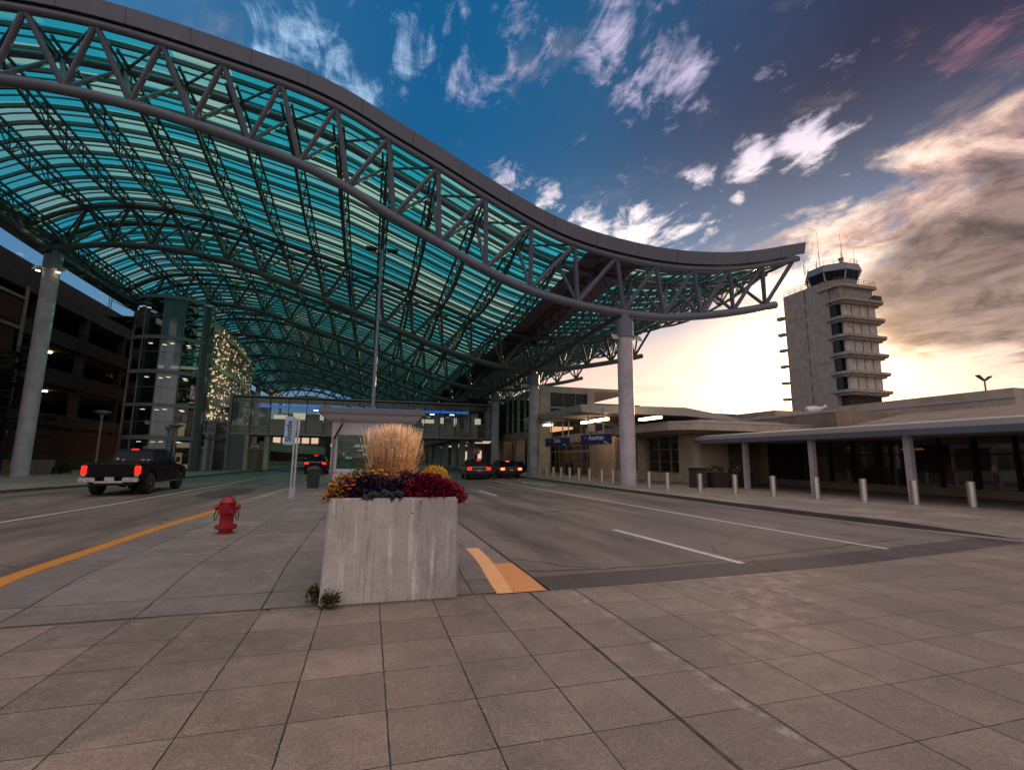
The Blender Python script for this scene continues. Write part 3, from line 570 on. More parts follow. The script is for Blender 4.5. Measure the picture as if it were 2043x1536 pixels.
# ------------------------------------------------------------------ fire hydrant
h = thing('fire_hydrant', (-2.62, 10.91, .13), 'red fire hydrant on the island pavement beside the yellow kerb', 'fire hydrant')
b = MB(); b.lathe([(.125, 0), (.125, .09), (.19, .095), (.195, .125), (.19, .155), (.13, .16), (.122, .19), (.122, .36), (.135, .385), (.165, .39), (.165, .415), (.14, .43), (.135, .45), (.138, .57), (.15, .585), (.15, .60), (.125, .62), (.105, .665), (.06, .695), (.035, .70)], 24)
b.build('barrel', 'hyd', h, smooth=True)
MB().lathe([(.038, .70), (.03, .715), (.03, .76), (.02, .765)], 5).build('operating_nut', 'hyd', h)
for sx in (-1, 1):
    b = MB(); b.tube([(sx*.10, 0, .50), (sx*.175, 0, .50)], .052, 16); b.tube([(sx*.17, 0, .50), (sx*.205, 0, .50)], .066, 10); b.tube([(sx*.20, 0, .50), (sx*.235, 0, .50)], .024, 5); c = b.build('hose_cap', 'hyd', h)
    b = MB(); b.tube([(sx*.19, -.02, .45), (sx*.215, -.04, .34), (sx*.20, -.05, .25), (sx*.17, -.05, .30), (sx*.14, -.04, .40)], .0085, 6); b.build('chain', 'chain', c)
b = MB(); b.tube([(0, -.12, .50), (0, -.165, .50)], .075, 18); b.tube([(0, -.16, .50), (0, -.195, .50)], .088, 10); b.tube([(0, -.19, .50), (0, -.22, .50)], .026, 5)
b.build('pumper_cap', 'hyd', h)
b = MB()
for k in range(8): a = 2*pi*k/8; b.lathe([(.013, .15), (.013, .175)], 6, (cos(a)*.165, sin(a)*.165, 0)); b.lathe([(.011, .41), (.011, .43)], 6, (cos(a)*.15, sin(a)*.15, 0))
b.build('bolt_ring', 'hyd', h)

# ------------------------------------------------------------------ shuttle sign
h = thing('shuttle_sign', (-2.69, 19.88, .13), 'tall twin pole sign with light blue Shuttle board on the island', 'sign')
for dx_ in (-.055, .055): MB().box(dx_-.032, dx_+.032, -.04, .04, .0, 2.95).build('pole', 'post', h, bevel=.006)
MB().box(-.15, .15, -.10, .10, 0, .02).build('base_plate', 'post', h)
MB().box(-.105, .105, -.06, .06, .02, .35).build('pole_shoe', 'post', h)
bd = MB().box(-.42, -.09, -.025, .025, 1.93, 3.0).build('sign_board', 'signl', h, bevel=.01)
text('lettering', 'Shuttle', .28, 'ink', bd, (-.255, -.031, 2.45), (pi/2, -pi/2, 0), .004, .004)

# ------------------------------------------------------------------ attendant booth
h = thing('attendant_booth', (.1, 26.5, .13), 'lilac grey booth with overhanging grey roof behind the planter', 'booth')
b = MB(); b.box(-2.0, 2.0, 0, 3.0, 0, .80); b.box(-2.0, 2.0, 0, 3.0, 2.72, 3.35); b.box(-2.0, -1.78, 0, .2, .8, 2.72); b.box(1.78, 2.0, 0, .2, .8, 2.72); b.box(-2.0, -1.8, 2.8, 3.0, .8, 2.72); b.box(1.8, 2.0, 2.8, 3.0, .8, 2.72)
b.build('wall', 'wall', h, bevel=.015)
b = MB(); b.box(-2.03, 2.03, -.03, 0, .74, .82); b.box(-1.78, -1.70, -.02, .04, .82, 2.72); b.box(1.70, 1.78, -.02, .04, .82, 2.72); b.box(-.04, .04, -.02, .04, .82, 2.72); b.box(-1.7, 1.7, -.02, .04, 2.64, 2.72); b.box(-1.7, 1.7, -.02, .04, .82, .90)
fr = b.build('window_frame', 'wframe', h)
for a, c in ((-1.70, -.04), (.04, 1.70)): MB().box(a, c, .0, .012, .90, 2.64).build('window_pane', 'bglass', fr)
for sx in (-1.9, 1.9): MB().box(sx-.008, sx+.008, .2, 2.8, .8, 2.72).build('side_window_pane', 'bglass', h)
MB().box(-1.8, 1.8, 2.88, 2.9, .8, 2.72).build('back_window_pane', 'bglass', h)
b = MB()
A = [(-2.02, -.02), (2.02, -.02), (2.02, 3.02), (-2.02, 3.02)]; B = [(-2.62, -.55), (2.58, -.55), (2.58, 3.5), (-2.62, 3.5)]
def ring(P, t, z): return [(lerp(A[i][0], B[i][0], t), lerp(A[i][1], B[i][1], t), z) for i in range(4)]
prev = ring(0, 0, 3.3)
for t, z in ((.25, 3.34), (.55, 3.46), (.85, 3.66), (.97, 3.72)):
    cur = ring(0, t, z); b.add(prev+cur, [(i, (i+1) % 4, 4+(i+1) % 4, 4+i) for i in range(4)]); prev = cur
b.build('soffit', 'wall', h, smooth=True)
r_ = MB().box(-2.68, 2.64, -.62, 3.56, 3.70, 3.98).build('roof', 'boothroof', h, bevel=.02)
b = MB(); b.box(-2.60, -2.1, -.5, .3, 3.98, 4.07); b.box(2.1, 2.55, -.5, .3, 3.98, 4.07); b.build('roof_hatch', 'boothroof', r_, bevel=.02)
b = MB(); b.tube([(-1.50, -.35, 3.45), (-1.50, -.30, 3.15)], .05, 8, 0); b.tube([(-1.50, -.30, 3.18), (-1.86, -.12, 2.45)], .055, 8, 1); b.tube([(-1.88, -.10, 2.5), (-1.90, -.10, .25)], .05, 8, 0)
b.tube([(-1.90, -.10, .36), (-1.90, -.10, .26)], .056, 8, 1)
b.build('downpipe', ['rust', 'black'], h); b = MB(); b.tube([(1.72, -.12, 3.3), (1.72, -.12, .1)], .05, 8); b.build('downpipe', 'rust', h)
MB().box(-1.4, 1.4, .9, 2.2, .0, .95).build('counter', 'creamd', h); b = MB(); b.box(-1.0, -.3, 1.2, 1.4, .95, 1.5); b.box(.3, .8, 1.1, 1.5, .95, 1.6); b.build('equipment', 'black', h)

# bin beside the booth
h = thing('trash_bin', (-2.55, 25.6, .13), 'dark square litter bin standing left of the booth', 'bin')
MB().loft([(-.24, -.24, 0), (.24, -.24, 0), (.24, .24, 0), (-.24, .24, 0)], [(-.30, -.30, .88), (.30, -.30, .88), (.30, .30, .88), (-.30, .30, .88)]).build('body', 'bin', h, bevel=.02)
MB().loft([(-.32, -.32, .88), (.32, -.32, .88), (.32, .32, .88), (-.32, .32, .88)], [(-.22, -.22, 1.02), (.22, -.22, 1.02), (.22, .22, 1.02), (-.22, .22, 1.02)]).build('lid', 'black', h, bevel=.02)

# tall lamp pole
h = thing('area_light_pole', (.02, 34., .13), 'tall thin pale pole with two flat lamp heads standing behind the booth', 'lamp pole')
MB().tube([(0, 0, 0), (.12, 0, 16.2)], .15, 10, r2=.085).build('pole', 'pole', h, smooth=True)
for sx in (-1, 1):
    l = MB().box(.12+min(sx*.35, sx*1.1), .12+max(sx*.35, sx*1.1), -.22, .22, 16.10, 16.28).build('lamp_head', 'black', h, bevel=.03)
    MB().tube([(.12, 0, 16.15), (.12+sx*.4, 0, 16.2)], .05, 6).build('arm', 'pole', l)

# ------------------------------------------------------------------ the great canopy
B1 = hermite([(-24.5, 16.9), (-20.5, 18.1), (-17, 18.55), (-14.2, 18.6), (-11.7, 18.4), (-9.2, 18.0), (-6.8, 17.5), (-4.2, 16.8), (-1.9, 15.9), (.34, 14.75), (2.8, 13.6), (5.3, 12.45), (8.3, 11.35), (11.1, 10.8), (14.5, 10.5), (17.2, 10.5), (20.2, 10.87), (23.4, 11.5), (26.2, 12.2)])
B2 = hermite([(-24.5, 16.4), (-22, 17.3), (-19.5, 17.75), (-16, 17.85), (-12, 17.35), (-9, 16.45), (-5, 15.15), (0, 13.4), (5.7, 11.4), (11, 10.1), (14.1, 9.95), (17, 10.15), (20.5, 10.75), (24, 11.5), (26.2, 12.1)])
OF = hermite([(-25.5, 1.2), (-23, 2.1), (-20, 2.55), (-16, 2.7), (-8, 2.95), (-2, 3.4), (3, 3.55), (7, 3.4), (11, 3.0), (17, 2.8), (22, 2.6), (27.2, 2.7)])
zB = lambda x, y: lerp(B1(x), B2(x), max(0, min(1, (y-25.5)/17)))
zT = lambda x, y: zB(x, y)+OF(x)
TY = [25.5, 42.5, 57., 71., 85., 99., 113., 127., 141.]
can = thing('glass_canopy', (0, 25.5, 0), 'huge wavy steel truss canopy roofed in teal glass over the roads', 'canopy')
off = Vector((0, -25.5, 0))
def cb(mb, name, m, parent=can, **k):
    o = mb.build(name, m, parent, **k)
    if parent is can: o.location = off
    return o
XT = [13.44+2.66*k for k in range(-14, 6)]     # top panel points
XT = [x for x in XT if x > -24.6]+[27.0]
def bx(xt): return xt+pl([(-24, 1.1), (-9, 1.15), (2, .35), (9, .4), (13, 1.06), (17, 1.35), (28, 1.2)])(xt)
for ti, y in enumerate(TY):
    near = ti == 0
    n = 12 if ti < 2 else 8
    bt = MB(); xe = 26.2
    xs = [-23.9+(xe+23.9)*i/60 for i in range(61)]
    bt.tube([(x, y, zB(x, y)) for x in xs], .26 if near else .24, n)
    m = 'steel' if near else 'steeld'  # rear trusses get a darker copy of the steel, shade put into colour
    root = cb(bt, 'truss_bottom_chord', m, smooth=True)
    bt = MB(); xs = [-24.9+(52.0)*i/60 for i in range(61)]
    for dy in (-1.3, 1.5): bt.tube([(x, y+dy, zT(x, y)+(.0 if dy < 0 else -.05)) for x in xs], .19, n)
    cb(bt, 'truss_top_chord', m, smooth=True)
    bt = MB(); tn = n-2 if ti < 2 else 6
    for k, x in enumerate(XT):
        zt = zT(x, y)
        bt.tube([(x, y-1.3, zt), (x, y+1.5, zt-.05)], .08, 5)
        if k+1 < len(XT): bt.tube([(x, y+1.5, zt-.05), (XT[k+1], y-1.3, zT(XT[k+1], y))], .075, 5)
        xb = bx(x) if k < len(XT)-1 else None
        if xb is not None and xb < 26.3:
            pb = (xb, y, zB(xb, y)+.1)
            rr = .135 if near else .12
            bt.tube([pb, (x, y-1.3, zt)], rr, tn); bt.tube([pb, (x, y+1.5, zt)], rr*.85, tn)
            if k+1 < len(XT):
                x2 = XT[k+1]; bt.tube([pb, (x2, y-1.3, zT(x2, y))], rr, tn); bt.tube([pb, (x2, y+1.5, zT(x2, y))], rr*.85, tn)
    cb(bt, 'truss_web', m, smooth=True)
# columns
for ti, y in enumerate(TY):
    for x, r_ in ((14.56, .47), (-23.4, .50)):
        if ti == 0 and x > 0: x = 14.56
        zt = zB(x, y)
        c = cb(MB().lathe([(r_+.02, .1), (r_, .2), (r_*.97, zt-1.5)], 24, (x, y, 0)), 'column', 'column', smooth=True)
        k = MB().lathe([(r_+.06, zt-1.55), (r_+.06, zt-.55), (r_-.1, zt-.40), (.30, zt-.35), (.30, zt-.1)], 24, (x, y, 0)); k.build('column_head', 'steel', c, smooth=True)
        if ti < 3:
            k = MB(); k.tube([(x-.75, y-.1, zt-1.45), (x+.75, y-.1, zt-1.45)], .05, 6); 
            k.build('lamp_bracket', 'fasc', c)
            for s in (-1, 1):
                f = MB(); f.loft([(x+s*.62-.12, y-.28, zt-1.68), (x+s*.62+.12, y-.28, zt-1.68), (x+s*.62+.12, y-.02, zt-1.45), (x+s*.62-.12, y-.02, zt-1.45)], [(x+s*.9-.1, y-.45, zt-1.8), (x+s*.9+.1, y-.45, zt-1.8), (x+s*.9+.1, y-.12, zt-1.4), (x+s*.9-.1, y-.12, zt-1.4)])
                fo = f.build('floodlight', 'fasc', c)
                if x < 0 and ti == 1: MB().lathe([(.13, 0), (.15, .04)], 10, (x+s*.6, y-.4, zt-1.9)).build('lens', 'lampt', fo)
# fascia
xs = [-26+53.4*i/70 for i in range(71)]
b = MB()
def fy(x): return 23.75
P = [[(x, fy(x)+.30, zT(x, 24.)+.24), (x, fy(x)+.16, zT(x, 24.)+.20), (x, fy(x), zT(x, 24.)+.95), (x, fy(x)+.5, zT(x, 24.)+1.0)] for x in xs]
b.sheet(P); cb(b, 'front_fascia', 'fascia')
b = MB()
for i in range(21):
    x = -25.2+2.66*i
    z = zT(x, 24.); b.quad((x-.012, fy(x)+.155, z+.205), (x+.012, fy(x)+.155, z+.205), (x+.012, fy(x)-.004, z+.95), (x-.012, fy(x)-.004, z+.95))
cb(b, 'fascia_joints', 'black')
b = MB(); b.sheet([[(x, fy(x)+.25, zT(x, 24.)+.23), (x, fy(x)+.95, zT(x, 24.)+.50)] for x in xs]); cb(b, 'fascia_soffit', 'fascia')
# roof glass and purlins per bay
edge = [-24.6+51.6*i/50 for i in range(51)]
ends = [24.3]+[y+1.2 for y in TY[1:]]
for bi in range(len(TY)-1):
    ya, yb = ends[bi], ends[bi+1]; n = max(8, round((yb-ya)/1.4))
    g_ = MB(); g_.sheet([[(x, lerp(ya, yb, j/n), zT(x, lerp(ya, yb, j/n))+.52) for x in edge] for j in range(n+1)])
    go = cb(g_, 'roof_glass', 'roofglass', smooth=True)
    p_ = MB()
    for j in range(n):
        for fr_, wd, hh in ((0, .13, .25), (.5, .05, .10)):
            yy = lerp(ya, yb, (j+fr_)/n); zs = [zT(x, yy)+.505 for x in edge]
            P = [[(x, yy-wd/2, z), (x, yy-wd/2, z-hh), (x, yy+wd/2, z-hh), (x, yy+wd/2, z)] for x, z in zip(edge, zs)]
            p_.sheet(P)
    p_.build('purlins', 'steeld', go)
# longitudinal joists
for k, x in enumerate(XT[:-1]+[26.6]):
    b = MB(); big = k == len(XT)-1
    for bi in range(len(TY)-1):
        ya, yb = TY[bi]+(1.5 if True else 0), TY[bi+1]-1.3
        if bi == 0: ya = TY[0]+1.5
        n = 8; f = lambda t: lerp(ya, yb, t)
        zt = lambda t: zT(x, f(t))+.12
        dep = lambda t: zt(t)-.25-.95*(1-abs(2*t-1)**2.2)
        for dx_ in (-.26, .26): b.tube([(x+dx_, f(i/n)-(1.4 if i == 0 else 0)+(1.4 if i == n else 0), zt(i/n)) for i in range(n+1)], .085, 4)
        b.tube([(x, f(i/n), dep(i/n)) for i in range(n+1)], .11, 5)
        for i in range(n):
            t0, t1, tm = i/n, (i+1)/n, (i+.5)/n
            if bi < 5:
                for dx_ in (-.26, .26):
                    b.tube([(x+dx_, f(t0), zt(t0)), (x, f(tm), dep(tm))], .048, 3, cap=False); b.tube([(x, f(tm), dep(tm)), (x+dx_, f(t1), zt(t1))], .048, 3, cap=False)
            b.tube([(x-.26, f(t0), zt(t0)), (x+.26, f(t0), zt(t0))], .03, 3, cap=False); b.tube([(x-.26, f(tm), zt(tm)), (x+.26, f(tm), zt(tm))], .03, 3, cap=False)
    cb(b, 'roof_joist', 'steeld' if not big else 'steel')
# solid valley deck, ridge tubes over the column rows, left edge beam
b = MB(); b.sheet([[(x, y, zT(x, y)+.17) for x in (11.9, 12.9, 13.9, 14.9, 15.5)] for y in [24.6]+TY[1:]]); b.sheet([[(x, y, zT(x, y)+.21) for x in (11.9, 12.9, 13.9, 14.9, 15.5)] for y in [24.6]+TY[1:]]); cb(b, 'valley_deck', 'deck')
b = MB(); b.tube([(14.56, y, zB(14.56, y)+.02) for y in TY], .19, 8); cb(b, 'column_tie_tube', 'steeld', smooth=True)
b = MB(); b.sheet([[(-24.9, y, zT(-24.9, y)-.9), (-24.9, y, zT(-24.9, y)+.5), (-24.4, y, zT(-24.4, y)+.4), (-24.4, y, zT(-24.4, y)-.6), (-24.9, y, zT(-24.9, y)-.9)] for y in [23.9]+TY[1:]])
b.tube([(-23.6, y, zB(-23.6, y)-.05) for y in TY], .22, 8); cb(b, 'left_edge_beam', 'steeld')
bL = MB(); b3 = MB()
for bi in range(len(TY)-1):
    n = 8
    for i in range(n):
        b = bL; ya, yb = lerp(TY[bi], TY[bi+1], i/n), lerp(TY[bi], TY[bi+1], (i+1)/n)
        b.tube([(-23.6, ya, zB(-23.6, ya)), (-24.6, (ya+yb)/2, zT(-24.6, ya))], .06, 5); b.tube([(-24.6, (ya+yb)/2, zT(-24.6, ya)), (-23.6, yb, zB(-23.6, yb))], .06, 5)
        if bi < 5:
            b = b3; b.tube([(14.56, ya, zB(14.56, ya)), (13.44, (ya+yb)/2, zT(13.44, ya))], .05, 5); b.tube([(13.44, (ya+yb)/2, zT(13.44, ya)), (14.56, yb, zB(14.56, yb))], .05, 5)
            b.tube([(14.56, ya, zB(14.56, ya)), (16.1, (ya+yb)/2, zT(16.1, ya))], .05, 5); b.tube([(16.1, (ya+yb)/2, zT(16.1, ya)), (14.56, yb, zB(14.56, yb))], .05, 5)
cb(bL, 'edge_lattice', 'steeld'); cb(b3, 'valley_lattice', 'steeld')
#PART3
# ------------------------------------------------------------------ parking garage on the left
g = thing('parking_garage', (-28, 50, 0), 'dark concrete and brick parking garage with open decks along the left', 'garage')
go_ = Vector((28, -50, 0))
def gp(mb, name, m, parent=g, **k):
    o = mb.build(name, m, parent, **k)
    if parent is g: o.location = go_
    return o
GY0, GY1 = 12, 150
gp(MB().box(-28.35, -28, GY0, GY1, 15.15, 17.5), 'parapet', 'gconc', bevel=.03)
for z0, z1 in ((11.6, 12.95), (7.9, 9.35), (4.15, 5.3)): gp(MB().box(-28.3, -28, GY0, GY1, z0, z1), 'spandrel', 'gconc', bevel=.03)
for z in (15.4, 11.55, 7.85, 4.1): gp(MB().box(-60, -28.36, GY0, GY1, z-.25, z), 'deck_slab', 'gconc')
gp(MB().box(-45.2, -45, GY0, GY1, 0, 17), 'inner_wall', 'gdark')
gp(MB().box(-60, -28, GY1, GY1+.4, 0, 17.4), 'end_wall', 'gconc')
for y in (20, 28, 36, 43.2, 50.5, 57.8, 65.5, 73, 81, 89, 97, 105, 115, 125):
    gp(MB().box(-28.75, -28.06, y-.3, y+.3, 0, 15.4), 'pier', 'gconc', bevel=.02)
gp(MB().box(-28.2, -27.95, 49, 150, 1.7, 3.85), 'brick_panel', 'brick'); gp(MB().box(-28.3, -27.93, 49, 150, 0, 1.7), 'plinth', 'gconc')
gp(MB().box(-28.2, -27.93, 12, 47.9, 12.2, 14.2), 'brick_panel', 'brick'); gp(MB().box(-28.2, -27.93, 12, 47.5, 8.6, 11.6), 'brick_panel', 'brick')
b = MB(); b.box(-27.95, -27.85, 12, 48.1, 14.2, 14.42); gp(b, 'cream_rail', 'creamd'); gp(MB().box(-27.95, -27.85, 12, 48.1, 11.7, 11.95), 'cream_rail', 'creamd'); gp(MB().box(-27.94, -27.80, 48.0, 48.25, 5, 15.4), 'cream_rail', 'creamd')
for x, y, z in ((-29.6, 55.2, 11.15), (-29.6, 55.4, 7.45), (-31, 71, 11.15), (-31, 80, 7.45), (-34, 62, 7.45), (-29.6, 34, 7.45), (-30, 92, 3.9)):
    f = MB().lathe([(.16, 0), (.22, .04), (.2, .1), (.1, .12)], 12, (x, y, z)); o = gp(f, 'ceiling_light', 'lampg')
# service ladder frame on the garage roof
h = thing('roof_ladder', (-28.1, 61.0, 17.5), 'thin steel ladder frame on the garage roof below the canopy edge', 'ladder')
b = MB()
for dy in (0, .5): b.tube([(0, dy, -.0), (0, dy, 3.0)], .045, 5)
for k in range(8): b.tube([(0, 0, .2+.36*k), (0, .5, .2+.36*k)], .03, 4)
b.tube([(0, .5, 1.0), (0, 4.2, 1.2)], .05, 5); b.build('ladder_frame', 'steeld', h)

# ------------------------------------------------------------------ glass stair tower
def arc(cx, cy, r, a0, a1, n): return [(cx+r*cos(radians(a0+(a1-a0)*i/n)), cy+r*sin(radians(a0+(a1-a0)*i/n))) for i in range(n+1)]
tw = thing('stair_tower', (-19, 56, 0), 'round dark glass stair tower with pale floor bands beneath the canopy', 'tower')
def tp(mb, name, m, parent=tw, **k):
    o = mb.build(name, m, parent, **k)
    if parent is tw: o.location = (19, -56, 0)
    return o
CX, CY, CR = -19.75, 56.0, 3.35
levels = [(16.75, 17.1, 'band'), (12.7, 13.05, 'band'), (9.35, 9.7, 'band'), (6.2, 6.5, 'band'), (3.1, 3.5, 'band')]
def curved(mb, cx, cy, r, a0, a1, z0, z1, n=24, th=.12):
    o_ = arc(cx, cy, r, a0, a1, n); i_ = arc(cx, cy, r-th, a0, a1, n)
    mb.sheet([[(x, y, z0), (x, y, z1)] for x, y in o_]); mb.sheet([[(x, y, z1), (x, y, z0)] for x, y in i_])
    mb.sheet([[(a[0], a[1], z1), (c[0], c[1], z1)] for a, c in zip(o_, i_)]); mb.sheet([[(c[0], c[1], z0), (a[0], a[1], z0)] for a, c in zip(o_, i_)])
panes = 12; step = 360/panes
for k in range(panes):
    a0 = -150+k*step
    if not (-190 < a0 < 40): continue
    b = MB(); z0, z1 = .15, 16.8
    P = arc(CX, CY, CR, a0, a0+step, 3); b.sheet([[(x, y, z0), (x, y, z1)] for x, y in P])
    o = tp(b, 'glass_pane', 'tglass2' if a0 == -90 else 'tglass')
for z0, z1, m in levels:
    b = MB(); curved(b, CX, CY, CR+.10, -180, 90, z0, z1, 30, .3); tp(b, 'floor_band', m, smooth=True)
    b = MB(); b.prism(arc(CX, CY, CR-.2, -200, 110, 28), z0-.12, z0+.12); o = tp(b, 'floor_slab', 'gconc')
    if z0 < 15:
        for a, rr in ((-130, 2.2), (-105, 1.4), (-75, 2.3), (-40, 2.3), (-10, 1.5)):
            MB().lathe([(.16, 0), (.20, .03), (.14, .05)], 12, (CX+rr*cos(radians(a)), CY+rr*sin(radians(a)), z0-.20)).build('ceiling_light', 'lampt', o)
for z in (14.9, 11.4, 8.0, 4.75, 1.7):
    b = MB(); curved(b, CX, CY, CR+.035, -180, 90, z, z+.06, 30, .08); tp(b, 'transom', 'frame', smooth=True)
for k in range(panes+1):
    a = radians(-150+k*step)
    x, y = CX+(CR+.02)*cos(a), CY+(CR+.02)*sin(a); tp(MB().tube([(x, y, .15), (x, y, 16.8)], .05, 5), 'mullion', 'frame')
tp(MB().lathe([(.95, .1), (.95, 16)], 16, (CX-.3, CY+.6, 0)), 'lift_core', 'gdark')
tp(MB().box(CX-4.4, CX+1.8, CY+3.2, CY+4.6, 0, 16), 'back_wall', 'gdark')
b = MB(); b.box(-16.95, -16.25, 54.6, 55.4, 0, 16.6); tp(b, 'corner_pier', 'steeld')
for z in (1.9, 5.2, 8.5, 11.8): tp(MB().box(CX+1.2, CX+3.0, CY-1.4, CY-1.1, z, z+.5), 'handrail_panel', 'creamd')
tp(MB().box(CX-1.2, CX+3.4, CY-.3, CY-.2, 10.35, 10.62), 'lit_handrail', 'lit')

# ------------------------------------------------------------------ curved glass wing behind it
wg = thing('glass_wing', (-16.5, 65, 0), 'curved curtain wall wing with painted glowing reflections behind the stair tower', 'building')
def wp(mb, name, m, parent=wg, **k):
    o = mb.build(name, m, parent, **k)
    if parent is wg: o.location = (16.5, -65, 0)
    return o
WP = [(-16.2, 55.4), (-16.0, 57), (-16.0, 60), (-16.05, 64), (-16.4, 69), (-17.1, 75), (-18, 82), (-20, 86), (-24, 88)]
def wall_sheet(P, z0, z1, o=0.): return MB().sheet([[(x+o, y, z0), (x+o, y, z1)] for x, y in P])
wp(wall_sheet(WP, 5.2, 15.5), 'curtain_wall', 'ripple'); wp(wall_sheet(WP, 0, 5.2, .0), 'lower_glass', 'tglass')
for z0, z1, m in ((14.35, 14.7, 'cream'), (10.55, 10.95, 'cream'), (6.8, 7.15, 'cream'), (3.3, 3.6, 'frame')):
    b = MB(); b.sheet([[(x+.1, y, z0), (x+.22, y, z0), (x+.22, y, z1), (x+.1, y, z1), (x, y, z1)] for x, y in WP]); wp(b, 'floor_band', m)
for z in (15.45, 12.7, 8.9, 5.2, 4.3, 2.2):
    b = MB(); b.sheet([[(x+.02, y, z), (x+.10, y, z), (x+.10, y, z+.07), (x+.02, y, z+.07)] for x, y in WP]); wp(b, 'transom', 'frame')
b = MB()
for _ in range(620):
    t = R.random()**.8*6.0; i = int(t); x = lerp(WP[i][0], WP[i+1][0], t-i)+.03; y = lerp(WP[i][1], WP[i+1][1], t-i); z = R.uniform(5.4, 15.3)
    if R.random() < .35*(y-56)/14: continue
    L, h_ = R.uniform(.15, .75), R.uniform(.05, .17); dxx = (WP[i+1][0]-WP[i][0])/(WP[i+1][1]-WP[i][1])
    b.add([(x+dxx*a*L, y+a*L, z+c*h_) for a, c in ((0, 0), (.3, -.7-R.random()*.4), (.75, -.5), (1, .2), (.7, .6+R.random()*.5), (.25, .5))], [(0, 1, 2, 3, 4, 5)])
o = wp(b, 'painted_reflections', 'flake'); o['kind'] = 'stuff'  # glowing flecks painted on as the wall's glittering reflections
wp(MB().box(-26, -17.6, 56, 82, 15.3, 15.5), 'roof_slab', 'gconc'); wp(MB().box(-19.2, -19, 58, 74, 0, 5), 'inner_wall', 'litd')
wp(MB().box(-18.5, -18.3, 57, 66, 2.4, 3.1), 'lit_panel', 'lit'); wp(MB().box(-18.5, -18.3, 56, 62, .3, .75), 'lit_panel', 'lit')
wp(MB().box(-17.5, -17.3, 57, 60, 4.0, 4.9), 'lit_window', 'lit')

# ------------------------------------------------------------------ pedestrian bridge
br = thing('pedestrian_bridge', (0, 61, 4), 'long glazed footbridge spanning both roads below the canopy', 'bridge')
def bp(mb, name, m, parent=br, **k):
    o = mb.build(name, m, parent, **k)
    if parent is br: o.location = (0, -61, -4)
    return o
x0, x1, yb = -15.15, 15.2, 61.0
zt_ = lambda x: 8.50
bp(MB().box(x0, x1, yb, yb+4.6, 8.28, 8.52), 'roof_slab', 'brspan'); bp(MB().box(x0, x1, yb-.06, yb+.08, 8.44, 8.56), 'top_rail', 'fasc')
bp(MB().box(x0, x1, yb-.05, yb+.05, 7.72, 7.78), 'transom', 'frame'); bp(MB().box(x0, x1, yb-.05, yb+.05, 5.05, 5.11), 'transom', 'fasc')
bp(MB().box(x0, x1, yb, yb+.04, 7.78, 8.44), 'spandrel_glass', 'brspan'); bp(MB().box(x0, x1, yb, yb+.04, 4.2, 5.05), 'spandrel_glass', 'brspan')
bp(MB().box(x0, x1, yb-.1, yb+.1, 4.08, 4.2), 'bottom_rail', 'fasc'); bp(MB().box(x0, x1, yb+.1, yb+4.6, 4.0, 5.0), 'floor_deck', 'brdark')
bp(MB().quad((x0, yb+.01, 5.11), (x1, yb+.01, 5.11), (x1, yb+.01, 7.72), (x0, yb+.01, 7.72)), 'front_glass', 'brglass')
bp(MB().quad((x0, yb+4.5, 5.11), (x1, yb+4.5, 5.11), (x1, yb+4.5, 7.72), (x0, yb+4.5, 7.72)), 'rear_glass', 'brglass')
k = 0; x = x0
while x < x1+.1:
    bp(MB().box(x-.03, x+.03, yb-.07, yb+.03, 4.2, 8.44), 'mullion', 'gdark')
    if x+1.9 < x1 and k >= 2: bp(MB().box(x+.06, x+1.86, yb+.35, yb+.40, 5.08, 5.95), 'guard_panel', 'inner')
    x += 1.96; k += 1
bp(MB().box(x0+2.6, x1-3, yb+1.0, yb+1.1, 7.32, 7.64), 'blue_light_band', 'bluep')
for xx, w_ in ((-11.5, 1.6), (-9.3, 1.4), (-6.2, .5), (-3.0, 1.6), (.4, .7), (6.5, 1.6), (8.9, .5), (10.8, .35), (13.7, .8)): bp(MB().box(xx, xx+w_, yb+3.9, yb+4.0, 5.9, 7.0 if w_ < 1.5 else 6.7), 'lit_opening', 'lit')
for xx in (-6.8, -4.6, -1, 3.2, 5.2, 7.4, 10): bp(MB().box(xx, xx+.5, yb+2.2, yb+2.5, 7.25, 7.3), 'ceiling_lamp', 'lampw')
b = MB(); b.box(-15.45, -15.15, yb-.15, yb+4.7, .1, 8.75); bp(b, 'end_pier', 'frame')
bp(MB().box(-15.1, -13.6, yb-.1, yb+1.2, .1, 4.05), 'masonry_pier', 'fascia'); bp(MB().box(-13.58, -13.2, yb-.05, yb+1.15, .1, 4.0), 'pier_reveal', 'cream'); bp(MB().box(-11.6, -11.1, yb+.3, yb+1.2, .1, 4.0), 'masonry_pier', 'cream')
bp(MB().box(-13.2, -11.6, yb+1.0, yb+1.2, .1, 2.4), 'door_panel', 'creamd'); bp(MB().box(-13.2, -11.6, yb+.9, yb+1.0, 2.4, 2.7), 'door_header', 'cream')

